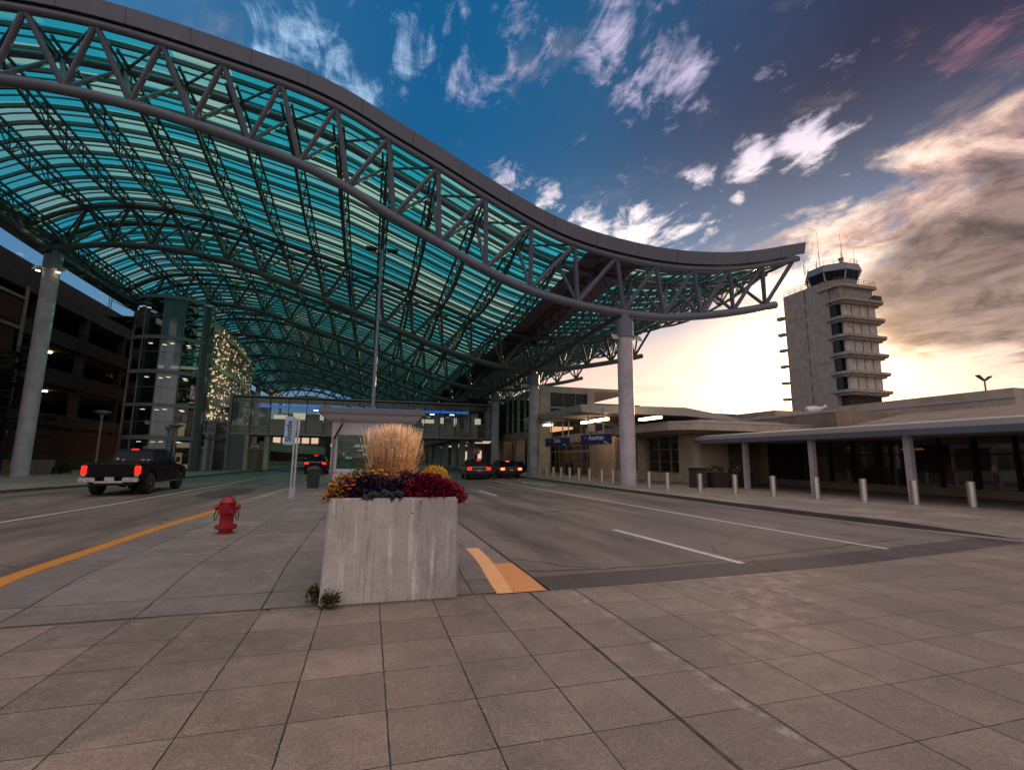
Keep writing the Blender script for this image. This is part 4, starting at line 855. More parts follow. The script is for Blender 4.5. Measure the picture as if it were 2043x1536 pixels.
# ------------------------------------------------------------------ ramp building and blocks seen beyond the bridge
h = thing('ramp_building', (-13, 86, 0), 'sunlit cream building with a row of bright windows seen under the bridge left', 'building')
def rp(mb, name, m): o = mb.build(name, m, h); o.location = (13, -86, 0); return o
b = MB(); b.add([(-17, 86, 2.6), (-7.2, 86, 1.9), (-7.2, 86, 3.2), (-17, 86, 4.1), (-17, 88, 2.6), (-7.2, 88, 1.9), (-7.2, 88, 3.2), (-17, 88, 4.1)], [(0, 1, 2, 3), (7, 6, 5, 4), (3, 2, 6, 7), (1, 0, 4, 5)]); rp(b, 'ramp_wall', 'cream')
rp(MB().box(-17.2, -7.5, 90, 90.4, 0, 7), 'rear_wall', 'creamd'); rp(MB().box(-16.5, -4, 87, 87.5, 0, .9), 'low_wall', 'cream'); rp(MB().box(-17, -7.5, 86.5, 96, 4.9, 5.3), 'roof_slab', 'gconc')
for k in range(5): rp(MB().box(-15.7+1.5*k, -14.6+1.5*k, 89.8, 89.95, 3.9, 4.85), 'lit_window', 'lit')
h = thing('far_terminal', (-3, 150, 0), 'dark distant terminal block with scattered lit windows closing the road', 'building')
def fp(mb, name, m): o = mb.build(name, m, h); o.location = (3, -150, 0); return o
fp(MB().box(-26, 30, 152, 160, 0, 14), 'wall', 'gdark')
for _ in range(34):
    x = R.uniform(-12, 12); z = R.choice((1.2, 2.2, 3.4, 4.6, 6.0)); w_ = R.uniform(.4, 1.6); fp(MB().box(x, x+w_, 151.6, 151.9, z, z+R.uniform(.35, .9)), 'lit_window', 'lit')

# colonnaded concourse beyond the bridge
h = thing('concourse', (16, 90, 0), 'dark concourse with a row of round columns beyond the bridge on the right', 'building')
def kp(mb, name, m): o = mb.build(name, m, h); o.location = (-16, -90, 0); return o
kp(MB().box(13.0, 40, 66, 150, 4.3, 10), 'upper_storey', 'gdark'); kp(MB().box(12.8, 13.0, 66, 150, 4.5, 5.5), 'fascia', 'creamd'); kp(MB().box(19.5, 20, 66, 150, 0, 4.3), 'wall', 'terr')
for k, y in enumerate((67.5, 74, 81.5, 90.5, 101, 113, 126, 140)): kp(MB().lathe([(.5, .1), (.5, 4.3)], 14, (13.7, y, 0)), 'column', 'column')
for k in range(12): kp(MB().box(15+R.uniform(-.5, 3), 15.4+R.uniform(0, 4), 70+k*6, 70.1+k*6, 4.0, 4.15), 'ceiling_light', 'lit')
for y in (68, 74, 86, 99): kp(MB().box(19.3, 19.45, y, y+2.4, .5, 3.0), 'lit_window', 'lit')
kp(MB().box(17.2, 17.8, 66, 66.4, 2.9, 4.2), 'hanging_panel', 'wood')

# ------------------------------------------------------------------ glass terminal link + cream block
h = thing('terminal_hall', (18, 56, 0), 'two storey glass terminal hall with cream tower end right of the bridge', 'building')
def hp(mb, name, m, **k): o = mb.build(name, m, h, **k); o.location = (-18, -56, 0); return o
hp(MB().box(18.2, 30, 51.0, 70, 9.5, 9.85), 'roof_slab', 'fasc'); hp(MB().box(18.05, 18.3, 51.3, 70, 4.0, 4.9), 'floor_band', 'terr'); hp(MB().box(18.2, 24.3, 49.9, 50.2, 8.95, 9.55), 'parapet', 'cream')
hp(MB().quad((18.15, 51.2, 4.9), (18.15, 69, 4.9), (18.15, 69, 9.5), (18.15, 51.2, 9.5)), 'side_glass', 'tglass')
for y in (53.8, 56.4, 59, 61.6, 64.2, 66.8): hp(MB().box(18.02, 18.14, y-.05, y+.05, 4.9, 9.5), 'mullion', 'frame')
for z in (6.4, 7.9): hp(MB().box(18.05, 18.14, 51.2, 69, z, z+.07), 'transom', 'frame')
hp(MB().box(18.0, 18.6, 58.9, 59.3, 3.9, 9.7), 'edge_fin', 'fasc'); hp(MB().box(22, 22.2, 51, 69, 5, 9), 'inner_wall', 'litd')
hp(MB().box(17.7, 19.0, 49.8, 51.2, .1, 9.5), 'cream_pier', 'cream', bevel=.02); hp(MB().box(23.5, 24.4, 49.8, 51.2, .1, 9.5), 'cream_pier', 'cream', bevel=.02)
hp(MB().box(19.0, 23.5, 50.1, 50.2, 5.2, 8.95), 'upper_window', 'cglass'); hp(MB().box(19, 23.5, 50.0, 50.1, 7.25, 7.38), 'transom', 'fasc')
for x in (20.6, 22.1): hp(MB().box(x-.04, x+.04, 50.0, 50.1, 5.2, 8.95), 'mullion', 'frame')
for y in (54.5, 60, 66): hp(MB().box(18.0, 19.2, y-.5, y+.5, .1, 4.0), 'cream_pier', 'terr')
hp(MB().box(20.3, 20.5, 51.5, 70, .1, 4), 'ground_wall', 'dglass'); hp(MB().box(19.6, 20, 56.2, 56.7, 1.5, 3.4), 'lit_window', 'lit')

# ------------------------------------------------------------------ entrance building with doors
eb = thing('entrance_building', (20, 40, 0), 'beige terminal entrance front with glazed doors and piers behind the bollards', 'building')
def ep(mb, name, m, parent=eb, **k):
    o = mb.build(name, m, parent, **k)
    if parent is eb: o.location = (-20, -40, 0)
    return o
ep(MB().box(20.3, 34, 26.6, 54, 3.3, 4.2), 'upper_wall', 'terr'); ep(MB().box(20.8, 33, 27, 53.8, 4.0, 4.3), 'roof_slab', 'terr')
for y0, y1 in ((36.9, 42.0), (32.3, 33.4), (53.0, 54.6)): ep(MB().box(19.9, 20.6, y0, y1, .1, 3.4), 'pier', 'terr', bevel=.02)
ep(MB().box(19.85, 20.6, 27.0, 28.1, .1, 3.4), 'pier', 'cream', bevel=.02); ep(MB().box(19.85, 22.0, 25.9, 27.0, .35, 3.4), 'corner_pier', 'cream', bevel=.02)
ep(MB().box(20.0, 20.6, 28.1, 32.3, .1, .75), 'window_sill_wall', 'cream'); ep(MB().box(20.0, 20.6, 33.4, 36.9, .1, .75), 'window_sill_wall', 'terr')
for y0, y1, nm in ((28.1, 32.3, 3), (33.4, 36.9, 2)):
    o = ep(MB().box(20.25, 20.27, y0, y1, .75, 3.3), 'window', 'dglass')
    for k in range(nm+1): yy = y0+(y1-y0)*k/nm; MB().box(20.18, 20.30, yy-.035, yy+.035, .75, 3.3).build('frame', 'bronze', o)
    for z in (.78, 1.5, 2.35, 3.22): MB().box(20.19, 20.29, y0, y1, z, z+.045).build('frame', 'bronze', o)
dr = ep(MB().box(20.3, 20.33, 42.0, 53.0, .1, 3.4), 'door_wall_glass', 'dglass')
for yy in (42.1, 43.2, 44.4, 46.3, 48.3, 50.3, 51.6, 52.9): MB().box(20.2, 20.36, yy-.06, yy+.06, .1, 3.4).build('frame', 'bronze', dr)
for z, hh in ((2.3, .26), (3.0, .07), (.12, .12), (1.2, .06)): MB().box(20.22, 20.35, 42, 53, z, z+hh).build('frame', 'bronze', dr)
for y0, y1 in ((44.5, 46.2), (46.4, 48.2), (48.4, 50.2)): MB().box(20.24, 20.28, y0, y1, .25, 2.25).build('door_panel', 'wood', dr)
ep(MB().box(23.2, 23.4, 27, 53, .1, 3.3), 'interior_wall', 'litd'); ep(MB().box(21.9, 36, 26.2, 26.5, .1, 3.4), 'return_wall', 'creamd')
for y in (29, 31.2, 35): ep(MB().box(21.8, 22.0, y, y+1.1, 2.3, 2.9), 'interior_light', 'lit')
ep(MB().box(20.2, 20.3, 40.2, 42.2, 3.3, 3.35), 'door_header', 'bronze')
n1 = text('gate_number', '1', .75, 'wh', eb, (0, 0, 0), (pi/2, 0, -pi/2), .02, .01); n1.rotation_euler = (pi/2, 0, radians(-78)); n1.location = (16.5-20, 39.0-40, 3.47)
ep(MB().box(16.52, 16.58, 38.95, 39.05, 3.3, 5.2), 'number_bracket', 'frame')

# big drop-off canopy with sloping pale fascia
h = thing('entrance_canopy', (20, 38, 4), 'pale metal drop off canopy with strip lights over the entrance doors', 'canopy')
def cp(mb, name, m, parent=h, **k):
    o = mb.build(name, m, parent, **k)
    if parent is h: o.location = (-20, -38, -4)
    return o
z = 5.55; yn, yf, xl = 33.2, 47.0, 15.2
b = MB()
A = [(xl, yn, 5.15), (24.3, yn, 5.15), (29.6, yn, 4.85), (29.6, yn, 5.1), (24.3, yn, 5.82), (xl-.15, yn, 5.72)]
b.loft([(x, y, z_) for x, y, z_ in A], [(x, y+.35, z_) for x, y, z_ in A]); cp(b, 'front_fascia', 'fasc')
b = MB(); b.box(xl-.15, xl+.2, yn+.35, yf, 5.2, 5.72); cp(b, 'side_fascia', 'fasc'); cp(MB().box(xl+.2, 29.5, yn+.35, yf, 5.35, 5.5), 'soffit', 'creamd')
b = MB()
for yy in (35, 38.5, 42, 45.5): b.box(xl-.4, 21, yy-.07, yy+.07, 5.08, 5.34)
cp(b, 'roof_beams', 'frame')
for x in (16.6, 18.8): cp(MB().tube([(x, 36.5, 4.9), (20.2, 36.5, 4.3)], .05, 5), 'strut', 'frame')
cp(MB().box(17.9, 18.2, 34.6, 39.4, 4.72, 4.92), 'strip_light', 'strip'); cp(MB().box(19.5, 19.9, 29.9, 32.4, 4.55, 4.72), 'strip_light', 'strip')
cp(MB().box(16.9, 17.5, 45.2, 46.4, 4.95, 5.05), 'downlight', 'lampw')
cp(MB().box(xl+.3, 19.9, 28.4, 33.1, 4.95, 5.05), 'rear_soffit', 'creamd') if False else None
for y in (35.5, 44): cp(MB().box(20.0, 20.4, y-.2, y+.2, 4.2, 5.35), 'roof_post', 'terr')

# concrete slab canopy with cut corner
h = thing('concrete_canopy', (20, 28, 3.5), 'flat concrete canopy with a cut corner and bright metal edge', 'canopy')
def c2(mb, name, m): o = mb.build(name, m, h); o.location = (-20, -28, -3.5); return o
P = [(17.3, 29.5), (17.3, 25.4), (18.3, 24.5), (34, 24.5), (34, 29.5)]
c2(MB().prism([(17.3, 34), (17.3, 25.4), (18.3, 24.5), (34, 24.5), (34, 34)], 3.42, 3.86), 'slab', 'terr')
b = MB()
for p, q in (((17.3, 34), (17.3, 25.4)), ((17.3, 25.4), (18.3, 24.5)), ((18.3, 24.5), (34, 24.5))): b.tube([(p[0], p[1], 3.90), (q[0], q[1], 3.90)], .05, 4)
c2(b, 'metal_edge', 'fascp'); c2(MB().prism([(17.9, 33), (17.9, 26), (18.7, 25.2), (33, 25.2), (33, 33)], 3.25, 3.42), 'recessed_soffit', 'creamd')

# ------------------------------------------------------------------ covered walkway on the right
h = thing('covered_walkway', (21, 16, 0), 'long low covered walkway with grey posts and dark glazing on the right', 'walkway')
def wk(mb, name, m, **k): o = mb.build(name, m, h, **k); o.location = (-21, -16, 0); return o
b = MB(); b.loft([(19.0, 3, 2.62), (25.6, 3, 2.72), (25.6, 3, 3.3), (19.35, 3, 3.10), (19.0, 3, 3.02)], [(19.0, 25.2, 2.62), (25.6, 25.2, 2.72), (25.6, 25.2, 3.3), (19.35, 25.2, 3.10), (19.0, 25.2, 3.02)]); wk(b, 'roof', 'fasc')
wk(MB().box(18.96, 19.0, 3, 25.25, 2.60, 2.82), 'fascia_edge', 'fascia')
for y in (21.8, 17.65, 13.45, 9.2, 5): wk(MB().box(19.5, 19.75, y-.12, y+.12, .13, 2.62), 'post', 'column', bevel=.02)
gw = wk(MB().box(25.0, 25.03, 3, 25.8, .5, 2.7), 'glazing', 'dglass'); wk(MB().box(24.9, 25.2, 3, 25.8, .1, .5), 'plinth', 'creamd')
for k in range(17): y = 3.4+1.38*k; wk(MB().box(24.88, 25.05, y-.05, y+.05, .5, 2.7), 'mullion', 'gdark')
wk(MB().box(24.9, 25.04, 3, 25.8, 1.95, 2.02), 'transom', 'gdark'); wk(MB().box(29.8, 30, 3, 26, 0, 2.7), 'interior_wall', 'creamd')
for y in (17, 24.2): wk(MB().box(25.6, 25.8, y, y+.9, 2.2, 2.3), 'interior_light', 'lit')

# stepped roofs behind
h = thing('rear_terminal', (30, 28, 0), 'long low beige terminal roofline stepping away behind the walkway', 'building')
def rr_(mb, name, m): o = mb.build(name, m, h); o.location = (-30, -28, 0); return o
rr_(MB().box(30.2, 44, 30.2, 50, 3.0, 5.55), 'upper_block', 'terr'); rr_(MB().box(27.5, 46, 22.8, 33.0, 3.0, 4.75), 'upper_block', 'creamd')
rr_(MB().box(27.45, 27.55, 22.8, 33, 4.65, 4.8), 'metal_edge', 'fascp')
rr_(MB().box(34, 60, 17.5, 29.3, 4.0, 5.75), 'roof_block', 'terr'); rr_(MB().box(33.95, 34.05, 17.5, 29.3, 5.2, 5.32), 'metal_edge', 'fascp')
b = MB(); b.add([(25.6, 3, 3.3), (25.6, 22.7, 3.3), (33, 22.7, 4.7), (33, 3, 4.7), (33, 3, 3.0), (33, 22.7, 3.0)], [(0, 3, 2, 1), (3, 4, 5, 2)]); rr_(b, 'sloped_roof', 'creamd')
rr_(MB().box(58, 130, 18, 64, 0, 7.4), 'apron_block', 'terr')
h = thing('rooftop_unit', (56, 28.4, 5.75), 'small grey rooftop fan unit right of the control tower', 'rooftop unit')
MB().lathe([(.5, 0), (.5, .25), (.9, .3), (.9, .85), (.6, 1.0)], 14).build('fan_cowl', 'fasc', h)
# windsock on the roof
h = thing('windsock', (47, 42.5, 5.5), 'limp white windsock hanging in front of the control tower', 'windsock')
MB().tube([(0, 0, 0), (0, 0, 1.6)], .04, 6).build('mast', 'frame', h)
b = MB(); b.lathe([(.62, 0), (.5, .9), (.2, 1.6), (.42, 2.0)], 10); o = b.build('sock', 'wall', h); o.rotation_euler = (0, radians(78), radians(-30)); o.location = (0, 0, 1.6)

# ------------------------------------------------------------------ control tower
ct = thing('control_tower', (90, 74, 0), 'tall concrete airport control tower with projecting balconies and glass cab', 'control tower')
def tq(mb, name, m, parent=ct, **k):
    o = mb.build(name, m, parent, **k)
    if parent is ct: o.location = (-90, -74, 0)
    return o
tq(MB().box(85, 94.5, 75.3, 80.4, 0, 36.9), 'shaft_wall', 'towerc'); tq(MB().box(85, 94.5, 69.9, 75.0, 0, 36.9), 'shaft_wall', 'towerc'); tq(MB().box(85.4, 94.5, 75.0, 75.3, 0, 36), 'slot', 'gdark')
for k in range(9): tq(MB().box(85.32, 85.4, 75.02, 75.28, 12+k*2.6, 12.9+k*2.6), 'slot_window', 'lit')
for z in (20.5, 31): tq(MB().box(84.97, 85, 69.9, 80.4, z, z+.12), 'pour_joint', 'creamd')
tq(MB().box(86.0, 94.2, 68.3, 69.9, 0, 35), 'core', 'gconc')
SZ = [32.2, 28.6, 25.1, 21.6, 18.0, 14.5]
for i, z in enumerate(SZ):
    P = [(84.75, 70.6), (84.3, 69.0), (84.3, 67.6), (85.1, 66.4), (94.7, 66.4), (95.7, 67.4), (95.7, 70.6)]
    b = MB(); b.prism(P, z-.12, z+.42); b.prism([(x+(.5 if x < 90 else -.5), y+(.4 if y < 68 else 0)) for x, y in P], z-.55, z-.12); tq(b, 'balcony_slab', 'towerc', bevel=.05)
    if i < 5:
        zb = SZ[i+1]+.42
        for k in range(4): x = 85.95+2.12*k; tq(MB().box(x, x+1.86, 67.75, 68.3, zb, z-.55), 'pale_panel', 'towerp', bevel=.03)
        tq(MB().box(85.2, 85.95, 68.6, 69.9, zb, z-.55), 'side_glass', 'cglass')
        if i in (0, 1): tq(MB().lathe([(.25, 0), (.4, .25), (.1, .4)], 8, (86.9, 67.5, z-1.3)), 'wall_lamp', 'towerp')
for k in range(6): tq(MB().prism([(84.4, 80.4), (84.0, 81.5), (84.6, 82.2), (85.6, 82.2), (85.6, 80.4)], SZ[k]-.2, SZ[k]+.3), 'rear_slab', 'towerc')
tq(MB().box(85.4, 93.6, 67.6, 69.9, 32.6, 35.4), 'upper_room', 'towerc')
tq(MB().prism([(84.6, 72), (84.6, 68.2), (85.5, 67.0), (94.2, 67.0), (94.2, 72)], 35.0, 35.7), 'cab_deck', 'towerc', bevel=.05)
def octo(r, cx=88.9, cy=71.8): return [(cx+r*cos(radians(22.5+45*k)), cy+r*sin(radians(22.5+45*k))) for k in range(8)]
def ol(r1, z1, r2, z2): return MB().loft([(x, y, z1) for x, y in octo(r1)], [(x, y, z2) for x, y in octo(r2)])
tq(ol(4.0, 35.7, 4.2, 36.9), 'cab_base', 'towerc'); cab = tq(ol(4.2, 36.9, 4.7, 38.6), 'cab_glass', 'cglass'); tq(ol(5.15, 38.6, 4.7, 40.1), 'cab_roof', 'steel')
for k in range(8):
    p, q = octo(4.25)[k], octo(4.75)[k]; MB().tube([(p[0], p[1], 36.9), (q[0], q[1], 38.6)], .13, 5).build('mullion', 'fasc', cab)
def rail(pts, z, hgt=1.0, r=.035):
    b = MB()
    for p, q in zip(pts, pts[1:]):
        L = (Vector(q)-Vector(p)).length; n = max(1, int(L/1.3))
        for zz in (hgt*.5, hgt): b.tube([(p[0], p[1], z+zz), (q[0], q[1], z+zz)], r, 4)
        for i in range(n+1): t = i/n; x, y = lerp(p[0], q[0], t), lerp(p[1], q[1], t); b.tube([(x, y, z), (x, y, z+hgt)], r, 4)
    return b
tq(rail([(85.1, 80.3), (85.1, 70.0)], 36.9), 'roof_railing', 'antenna'); tq(rail(octo(4.5)+octo(4.5)[:1], 40.1, .9), 'cab_railing', 'antenna')
tq(rail([(84.8, 68.3), (85.6, 67.2), (94.0, 67.2), (94.0, 71)], 35.7), 'deck_railing', 'frame'); tq(rail([(84.5, 68.9), (84.6, 67.7), (85.2, 66.6), (94.6, 66.6), (95.4, 67.6)], 32.62), 'balcony_railing', 'frame')
for x, y, hgt in ((86.0, 75.6, 5.0), (86.6, 72.4, 8.4), (87.6, 74, 3.0), (85.2, 74.6, 3.4), (90.3, 70.3, 5.4), (92.0, 71.8, 8.6), (92.9, 69.9, 5.0), (91.6, 69.2, 2.2), (88.2, 69.0, 3.2), (85.4, 72.0, 2.2)):
    b = MB(); b.tube([(x, y, 40.1), (x, y, 40.1+hgt*.5)], .07, 5); b.tube([(x, y, 40.1+hgt*.5), (x, y, 40.1+hgt)], .03, 4); tq(b, 'antenna', 'antenna')
tq(MB().lathe([(.3, 0), (.3, .7), (.45, .75), (.45, 1.1)], 8, (87.2, 68.3, 40.1)), 'obstruction_light', 'antenna')
b = MB(); b.box(93.0, 94.9, 66.9, 67.8, 32.65, 33.7); tq(b, 'rooftop_equipment', 'gconc')
tq(MB().tube([(88.2, 66.2, 8), (88.0, 66.2, 14)], .06, 4), 'cable', 'black')

# right hand light pole far away
h = thing('car_park_light_pole', (76.2, 42.0, 0), 'slim two headed light pole on the horizon far right of the control tower', 'lamp pole')
MB().tube([(0, 0, 0), (0, 0, 12.4)], .17, 8, r2=.09).build('pole', 'yellowp', h)
for s in (-1, 1): MB().loft([(s*.1, -.12, 12.1), (s*.1, .12, 12.1), (s*.1, .12, 12.3), (s*.1, -.12, 12.3)], [(s*1.2, -.25, 12.7), (s*1.2, .25, 12.7), (s*1.2, .25, 12.85), (s*1.2, -.25, 12.85)]).build('lamp_head', 'black', h)

# ------------------------------------------------------------------ street things
BP = [(19.68, 11.64), (18.66, 12.75), (17.9, 14.02), (17.29, 15.48), (16.66, 17.03), (16.12, 18.67), (15.32, 20.08), (14.62, 21.7), (14.62, 23.39), (14.75, 27.67), (14.6, 28.9), (14.65, 30.88), (14.55, 32.43), (14.55, 34.1), (14.6, 35.93), (14.6, 37.6), (14.7, 39.5), (14.6, 41.0)]
ordn = ['nearest', 'second', 'third', 'fourth', 'fifth', 'sixth', 'seventh', 'eighth', 'ninth', 'tenth', 'eleventh', 'twelfth', 'thirteenth', 'fourteenth', 'fifteenth', 'sixteenth', 'seventeenth', 'farthest']
p0 = None
for i, (x, y) in enumerate(BP):
    if i == 0: lb = 'brushed steel bollard farthest right and nearest the camera in the kerbside row'
    elif i == 8: lb = 'brushed steel bollard immediately right of the big canopy column'
    elif i == 9: lb = 'slim steel bollard immediately left of the big canopy column'
    elif i == 17: lb = 'last tiny steel bollard at the far left end of the row, by the second column'
    else: lb = 'brushed steel bollard, %s counted from the near right end of the row' % ordn[i]
    if p0 is None:
        p0 = thing('bollard', (x, y, .13), lb, 'bollard', 'steel bollards along the right kerb')
        MB().lathe([(.125, 0), (.125, .84)], 24).build('shaft', 'steelb', p0, smooth=True)
        MB().lathe([(.127, .84), (.127, .855), (.10, .862)], 24).build('cap', 'steelb', p0, smooth=True)
        MB().lathe([(.145, 0), (.145, .012), (.128, .016)], 24).build('base_ring', 'gdark', p0)
    else:
        c = copy_tree(p0); c.location = (x, y, .13); c['label'] = lb
# airline signs hanging from the canopy
for nm, yy, lb in (('American', 32.6, 'dark blue hanging sign reading American'), ('Delta', 40.3, 'dark blue hanging sign reading Delta')):
    hz = 2.72 if nm == 'American' else 2.74
    h = thing('hanging_sign', (16.0, yy, hz), lb, 'sign', 'blue airline signs under the entrance canopy')
    h.rotation_euler = (0, 0, radians(-78))
    wd = 1.75 if nm == 'American' else 1.9
    bd = MB().box(-wd, wd, -.06, .06, 0, .72).build('sign_board', 'signb', h, bevel=.01); MB().box(-wd, wd, -.08, .08, .72, .78).build('top_rail', 'fasc', h)
    for s in (-.9, .9): MB().box(s-.05, s+.05, -.03, .03, .78, 2.6).build('hanger', 'fasc', h)
    text('lettering', nm, .46, 'wh', bd, (.1, -.065, .48), (pi/2, 0, 0), .004, .012)
    b = MB(); b.add([(-1.42, -.066, .42), (-1.15, -.066, .56), (-.98, -.066, .52), (-1.3, -.066, .46)], [(0, 1, 2, 3)]); b.build('arrow_mark', 'wh', bd)
    b = MB(); b.add([(.95, -.066, .16), (1.5, -.066, .02), (1.5, -.066, .08), (1.05, -.066, .24)], [(0, 1, 2, 3)]); b.build('swoosh_mark', 'wh', bd)
# stop signs
for x, y, lb, zc, rr in ((-12.35, 60.4, 'red octagonal STOP sign at the left road under the bridge', 2.72, .42), (11.95, 55.2, 'red octagonal STOP sign above the dark blue car on the right road', 2.45, .40)):
    h = thing('stop_sign', (x, y, .0), lb, 'stop sign')
    MB().tube([(0, .04, 0), (0, .04, zc+.2)], .035, 6).build('post', 'frame', h)
    pl8 = [(rr*cos(radians(22.5+45*k)), rr*sin(radians(22.5+45*k))) for k in range(8)]
    f = MB().loft([(a, -.01, zc+c) for a, c in pl8], [(a, .01, zc+c) for a, c in pl8]).build('sign_face', 'stopr', h)
    b = MB(); p2 = [(a*.93, c*.93) for a, c in pl8]; p3 = [(a*.86, c*.86) for a, c in pl8]
    b.add([(a, -.014, zc+c) for a, c in p2]+[(a, -.014, zc+c) for a, c in p3], [(i, (i+1) % 8, 8+(i+1) % 8, 8+i) for i in range(8)]); b.build('border', 'wh', f)
    text('lettering', 'STOP', .30, 'wh', f, (0, -.016, zc), (pi/2, 0, 0), .003, .008)
# kerbside notice
h = thing('notice_sign', (14.9, 42.6, .13), 'small white notice on a thin post right of the second column', 'sign')
MB().tube([(0, 0, 0), (0, 0, 3.1)], .035, 6).build('post', 'frame', h); f = MB().box(-.22, .22, -.05, -.03, 2.35, 3.1).build('sign_face', 'wh', h)
b = MB(); b.box(-.12, .12, -.054, -.05, 2.66, 2.92); b.box(-.16, .16, -.054, -.05, 2.45, 2.52); b.build('printing', 'ink', f)
# torch lamps on the left
for x, y, zt2, lb in ((-22.4, 50., 5.3, 'pale torch shaped street lamp behind the black pickup truck'), (-17.0, 50.8, 4.35, 'torch shaped street lamp in front of the glass stair tower')):
    h = thing('street_lamp', (x, y, .13), lb, 'street lamp')
    MB().tube([(0, 0, 0), (.0, 0, zt2-.7)], .085, 8).build('post', 'lampgrey', h); MB().lathe([(.09, zt2-.75), (.14, zt2-.4), (.42, zt2-.22), (.62, zt2-.14), (.62, zt2-.08), (.3, zt2)], 20).build('lamp_bowl', 'lampgrey', h, smooth=True)
# low wall + shrub, tree
h = MB().box(-40, -23.7, 46.6, 47.0, .1, 1.22).build('low_wall', 'creamd', bevel=.02); tag(h, 'low beige concrete wall at the far left behind the pavement', 'wall')
b = MB(); clump(b, (-23.1, 46.8, .13), (.55, .5, .8), 350, .22, .12, (0, 0, 1), dens=.3); plantobj('hedge_shrub', b, ['Ldk', 'Lgrn'], 'small dark shrub at the end of the low wall', 'shrub')
tr = thing('conifer_tree', (-25.6, 44, .13), 'dark spreading conifer in front of the garage at the left edge', 'tree')
b = MB(); b.tube([(0, 0, 0), (.1, 0, 3), (.0, .1, 6), (0, 0, 9.2)], .24, 8, r2=.05); b.build('trunk', 'Lpurple', tr)
b = MB(); b2 = MB()
for k in range(62):
    z = 2.6+6.8*k/62+R.uniform(-.2, .2); a = R.uniform(0, 2*pi); L = (2.9*(1-(z-2.6)/8.2)**.7+.3)*R.uniform(.65, 1.1)
    e = Vector((cos(a)*L, sin(a)*L, z+R.uniform(-.35, .15))); s_ = Vector((0, 0, z)); b2.tube([s_, s_.lerp(e, .5)+Vector((0, 0, .12)), e], .045, 4, r2=.01)
    for _ in range(110):
        t = R.random()**.6; p = s_.lerp(e, t)+Vector((R.gauss(0, .22*(1.15-t)), R.gauss(0, .22*(1.15-t)), R.gauss(0, .09)))
        leaf(b, p, (cos(a)+R.uniform(-.8, .8), sin(a)+R.uniform(-.8, .8), R.uniform(-.4, .2)), R.uniform(.16, .40), .10, mi=0)
b2.build('branches', 'Lpurple', tr); b.build('crown', ['Ldk'], tr)
# litter bin and tubs on the right pavement
h = thing('trash_bin', (18.3, 43.0, .13), 'rounded black litter bin behind the far bollards by the entrance doors', 'bin')
MB().lathe([(.36, 0), (.40, .1), (.40, .95), (.36, 1.15), (.25, 1.2)], 16).build('body', 'bin', h, smooth=True); MB().lathe([(.42, .9), (.42, .98)], 16).build('rim', 'black', h)
h = thing('trash_bin', (17.35, 22.9, .13), 'square brown litter bin beside the flower tubs right of the beige corner pier', 'bin')
MB().box(-.35, .35, -.35, .35, 0, 1.0).build('body', 'potd', h, bevel=.03); MB().box(-.38, .38, -.38, .38, 1.0, 1.08).build('lid', 'black', h, bevel=.02)
for i, (x, y, s, fl, lb) in enumerate(((18.6, 22.9, .62, .35, 'dark flower tub with thin pink flowers, left of the pair'), (20.0, 22.9, .72, .9, 'larger dark flower tub with white flowers, right of the pair'))):
    h = thing('flower_tub', (x, y, .13), lb, 'planter', 'dark flower tubs on the right pavement')
    MB().loft([(-s*.75, -s*.6, 0), (s*.75, -s*.6, 0), (s*.75, s*.6, 0), (-s*.75, s*.6, 0)], [(-s, -s*.8, .82), (s, -s*.8, .82), (s, s*.8, .82), (-s, s*.8, .82)]).build('tub', 'potd', h, bevel=.02)
    b = MB(); clump(b, (0, 0, .8), (s*.95, s*.7, .35), 420, .13, .05, (0, 0, 2)); clump(b, (0, -s*.5, .85), (s*.8, .2, .35*fl+.1), int(90*fl), .07, .06, (1,)); b.build('plants', ['Lgrn', 'Lwfl', 'Lred2'], h)
# traffic barrels far off
for i, (x, y, lb) in enumerate(((5.6, 74, 'orange and white traffic barrel, left of the far pair'), (6.5, 74, 'orange and white traffic barrel, right of the far pair'), (9.4, 72, 'lone orange and white traffic barrel nearer the columns'))):
    h = thing('traffic_barrel', (x, y, 0), lb, 'traffic barrel', 'traffic barrels on the far road')
    MB().lathe([(.30, 0), (.27, .35)], 10).build('barrel', 'ora', h); MB().lathe([(.27, .35), (.26, .55)], 10).build('white_band', 'wh', h); MB().lathe([(.26, .55), (.24, .8), (.15, 1.0)], 10).build('barrel_top', 'ora', h)

# ------------------------------------------------------------------ vehicles (front faces +y, origin at the rear bumper on the ground)
def wheel(par, x, y, r, wd, side):
    t = MB(); t.lathe([(r*.60, -wd/2), (r*.95, -wd/2), (r, -wd/2+.03), (r, wd/2-.03), (r*.95, wd/2), (r*.60, wd/2)], 24)
    o = t.build('wheel', 'tyre', par, smooth=True); o.rotation_euler = (0, pi/2*side, 0); o.location = (x, y, r)
    b = MB(); b.lathe([(r*.70, wd/2-.06), (r*.70, wd/2+.005), (r*.60, wd/2-.01), (r*.52, wd/2-.07)], 20)
    for k in range(6):
        a = 2*pi*k/6; q = MB; c_, s_ = cos(a), sin(a); n_ = (-s_, c_)
        b.add([(c_*r*.1+n_[0]*r*.07*sg, s_*r*.1+n_[1]*r*.07*sg, wd/2-.02) for sg in (-1, 1)]+[(c_*r*.58+n_[0]*r*.11*sg, s_*r*.58+n_[1]*r*.11*sg, wd/2-.015) for sg in (1, -1)], [(0, 1, 2, 3)])
    b.lathe([(r*.13, wd/2-.05), (r*.13, wd/2+.0), (r*.06, wd/2+.02)], 10); b.build('rim', 'chrome', o)
    MB().lathe([(r*.5, wd/2-.10), (r*.5, wd/2-.09)], 16).build('hub', 'black', o)
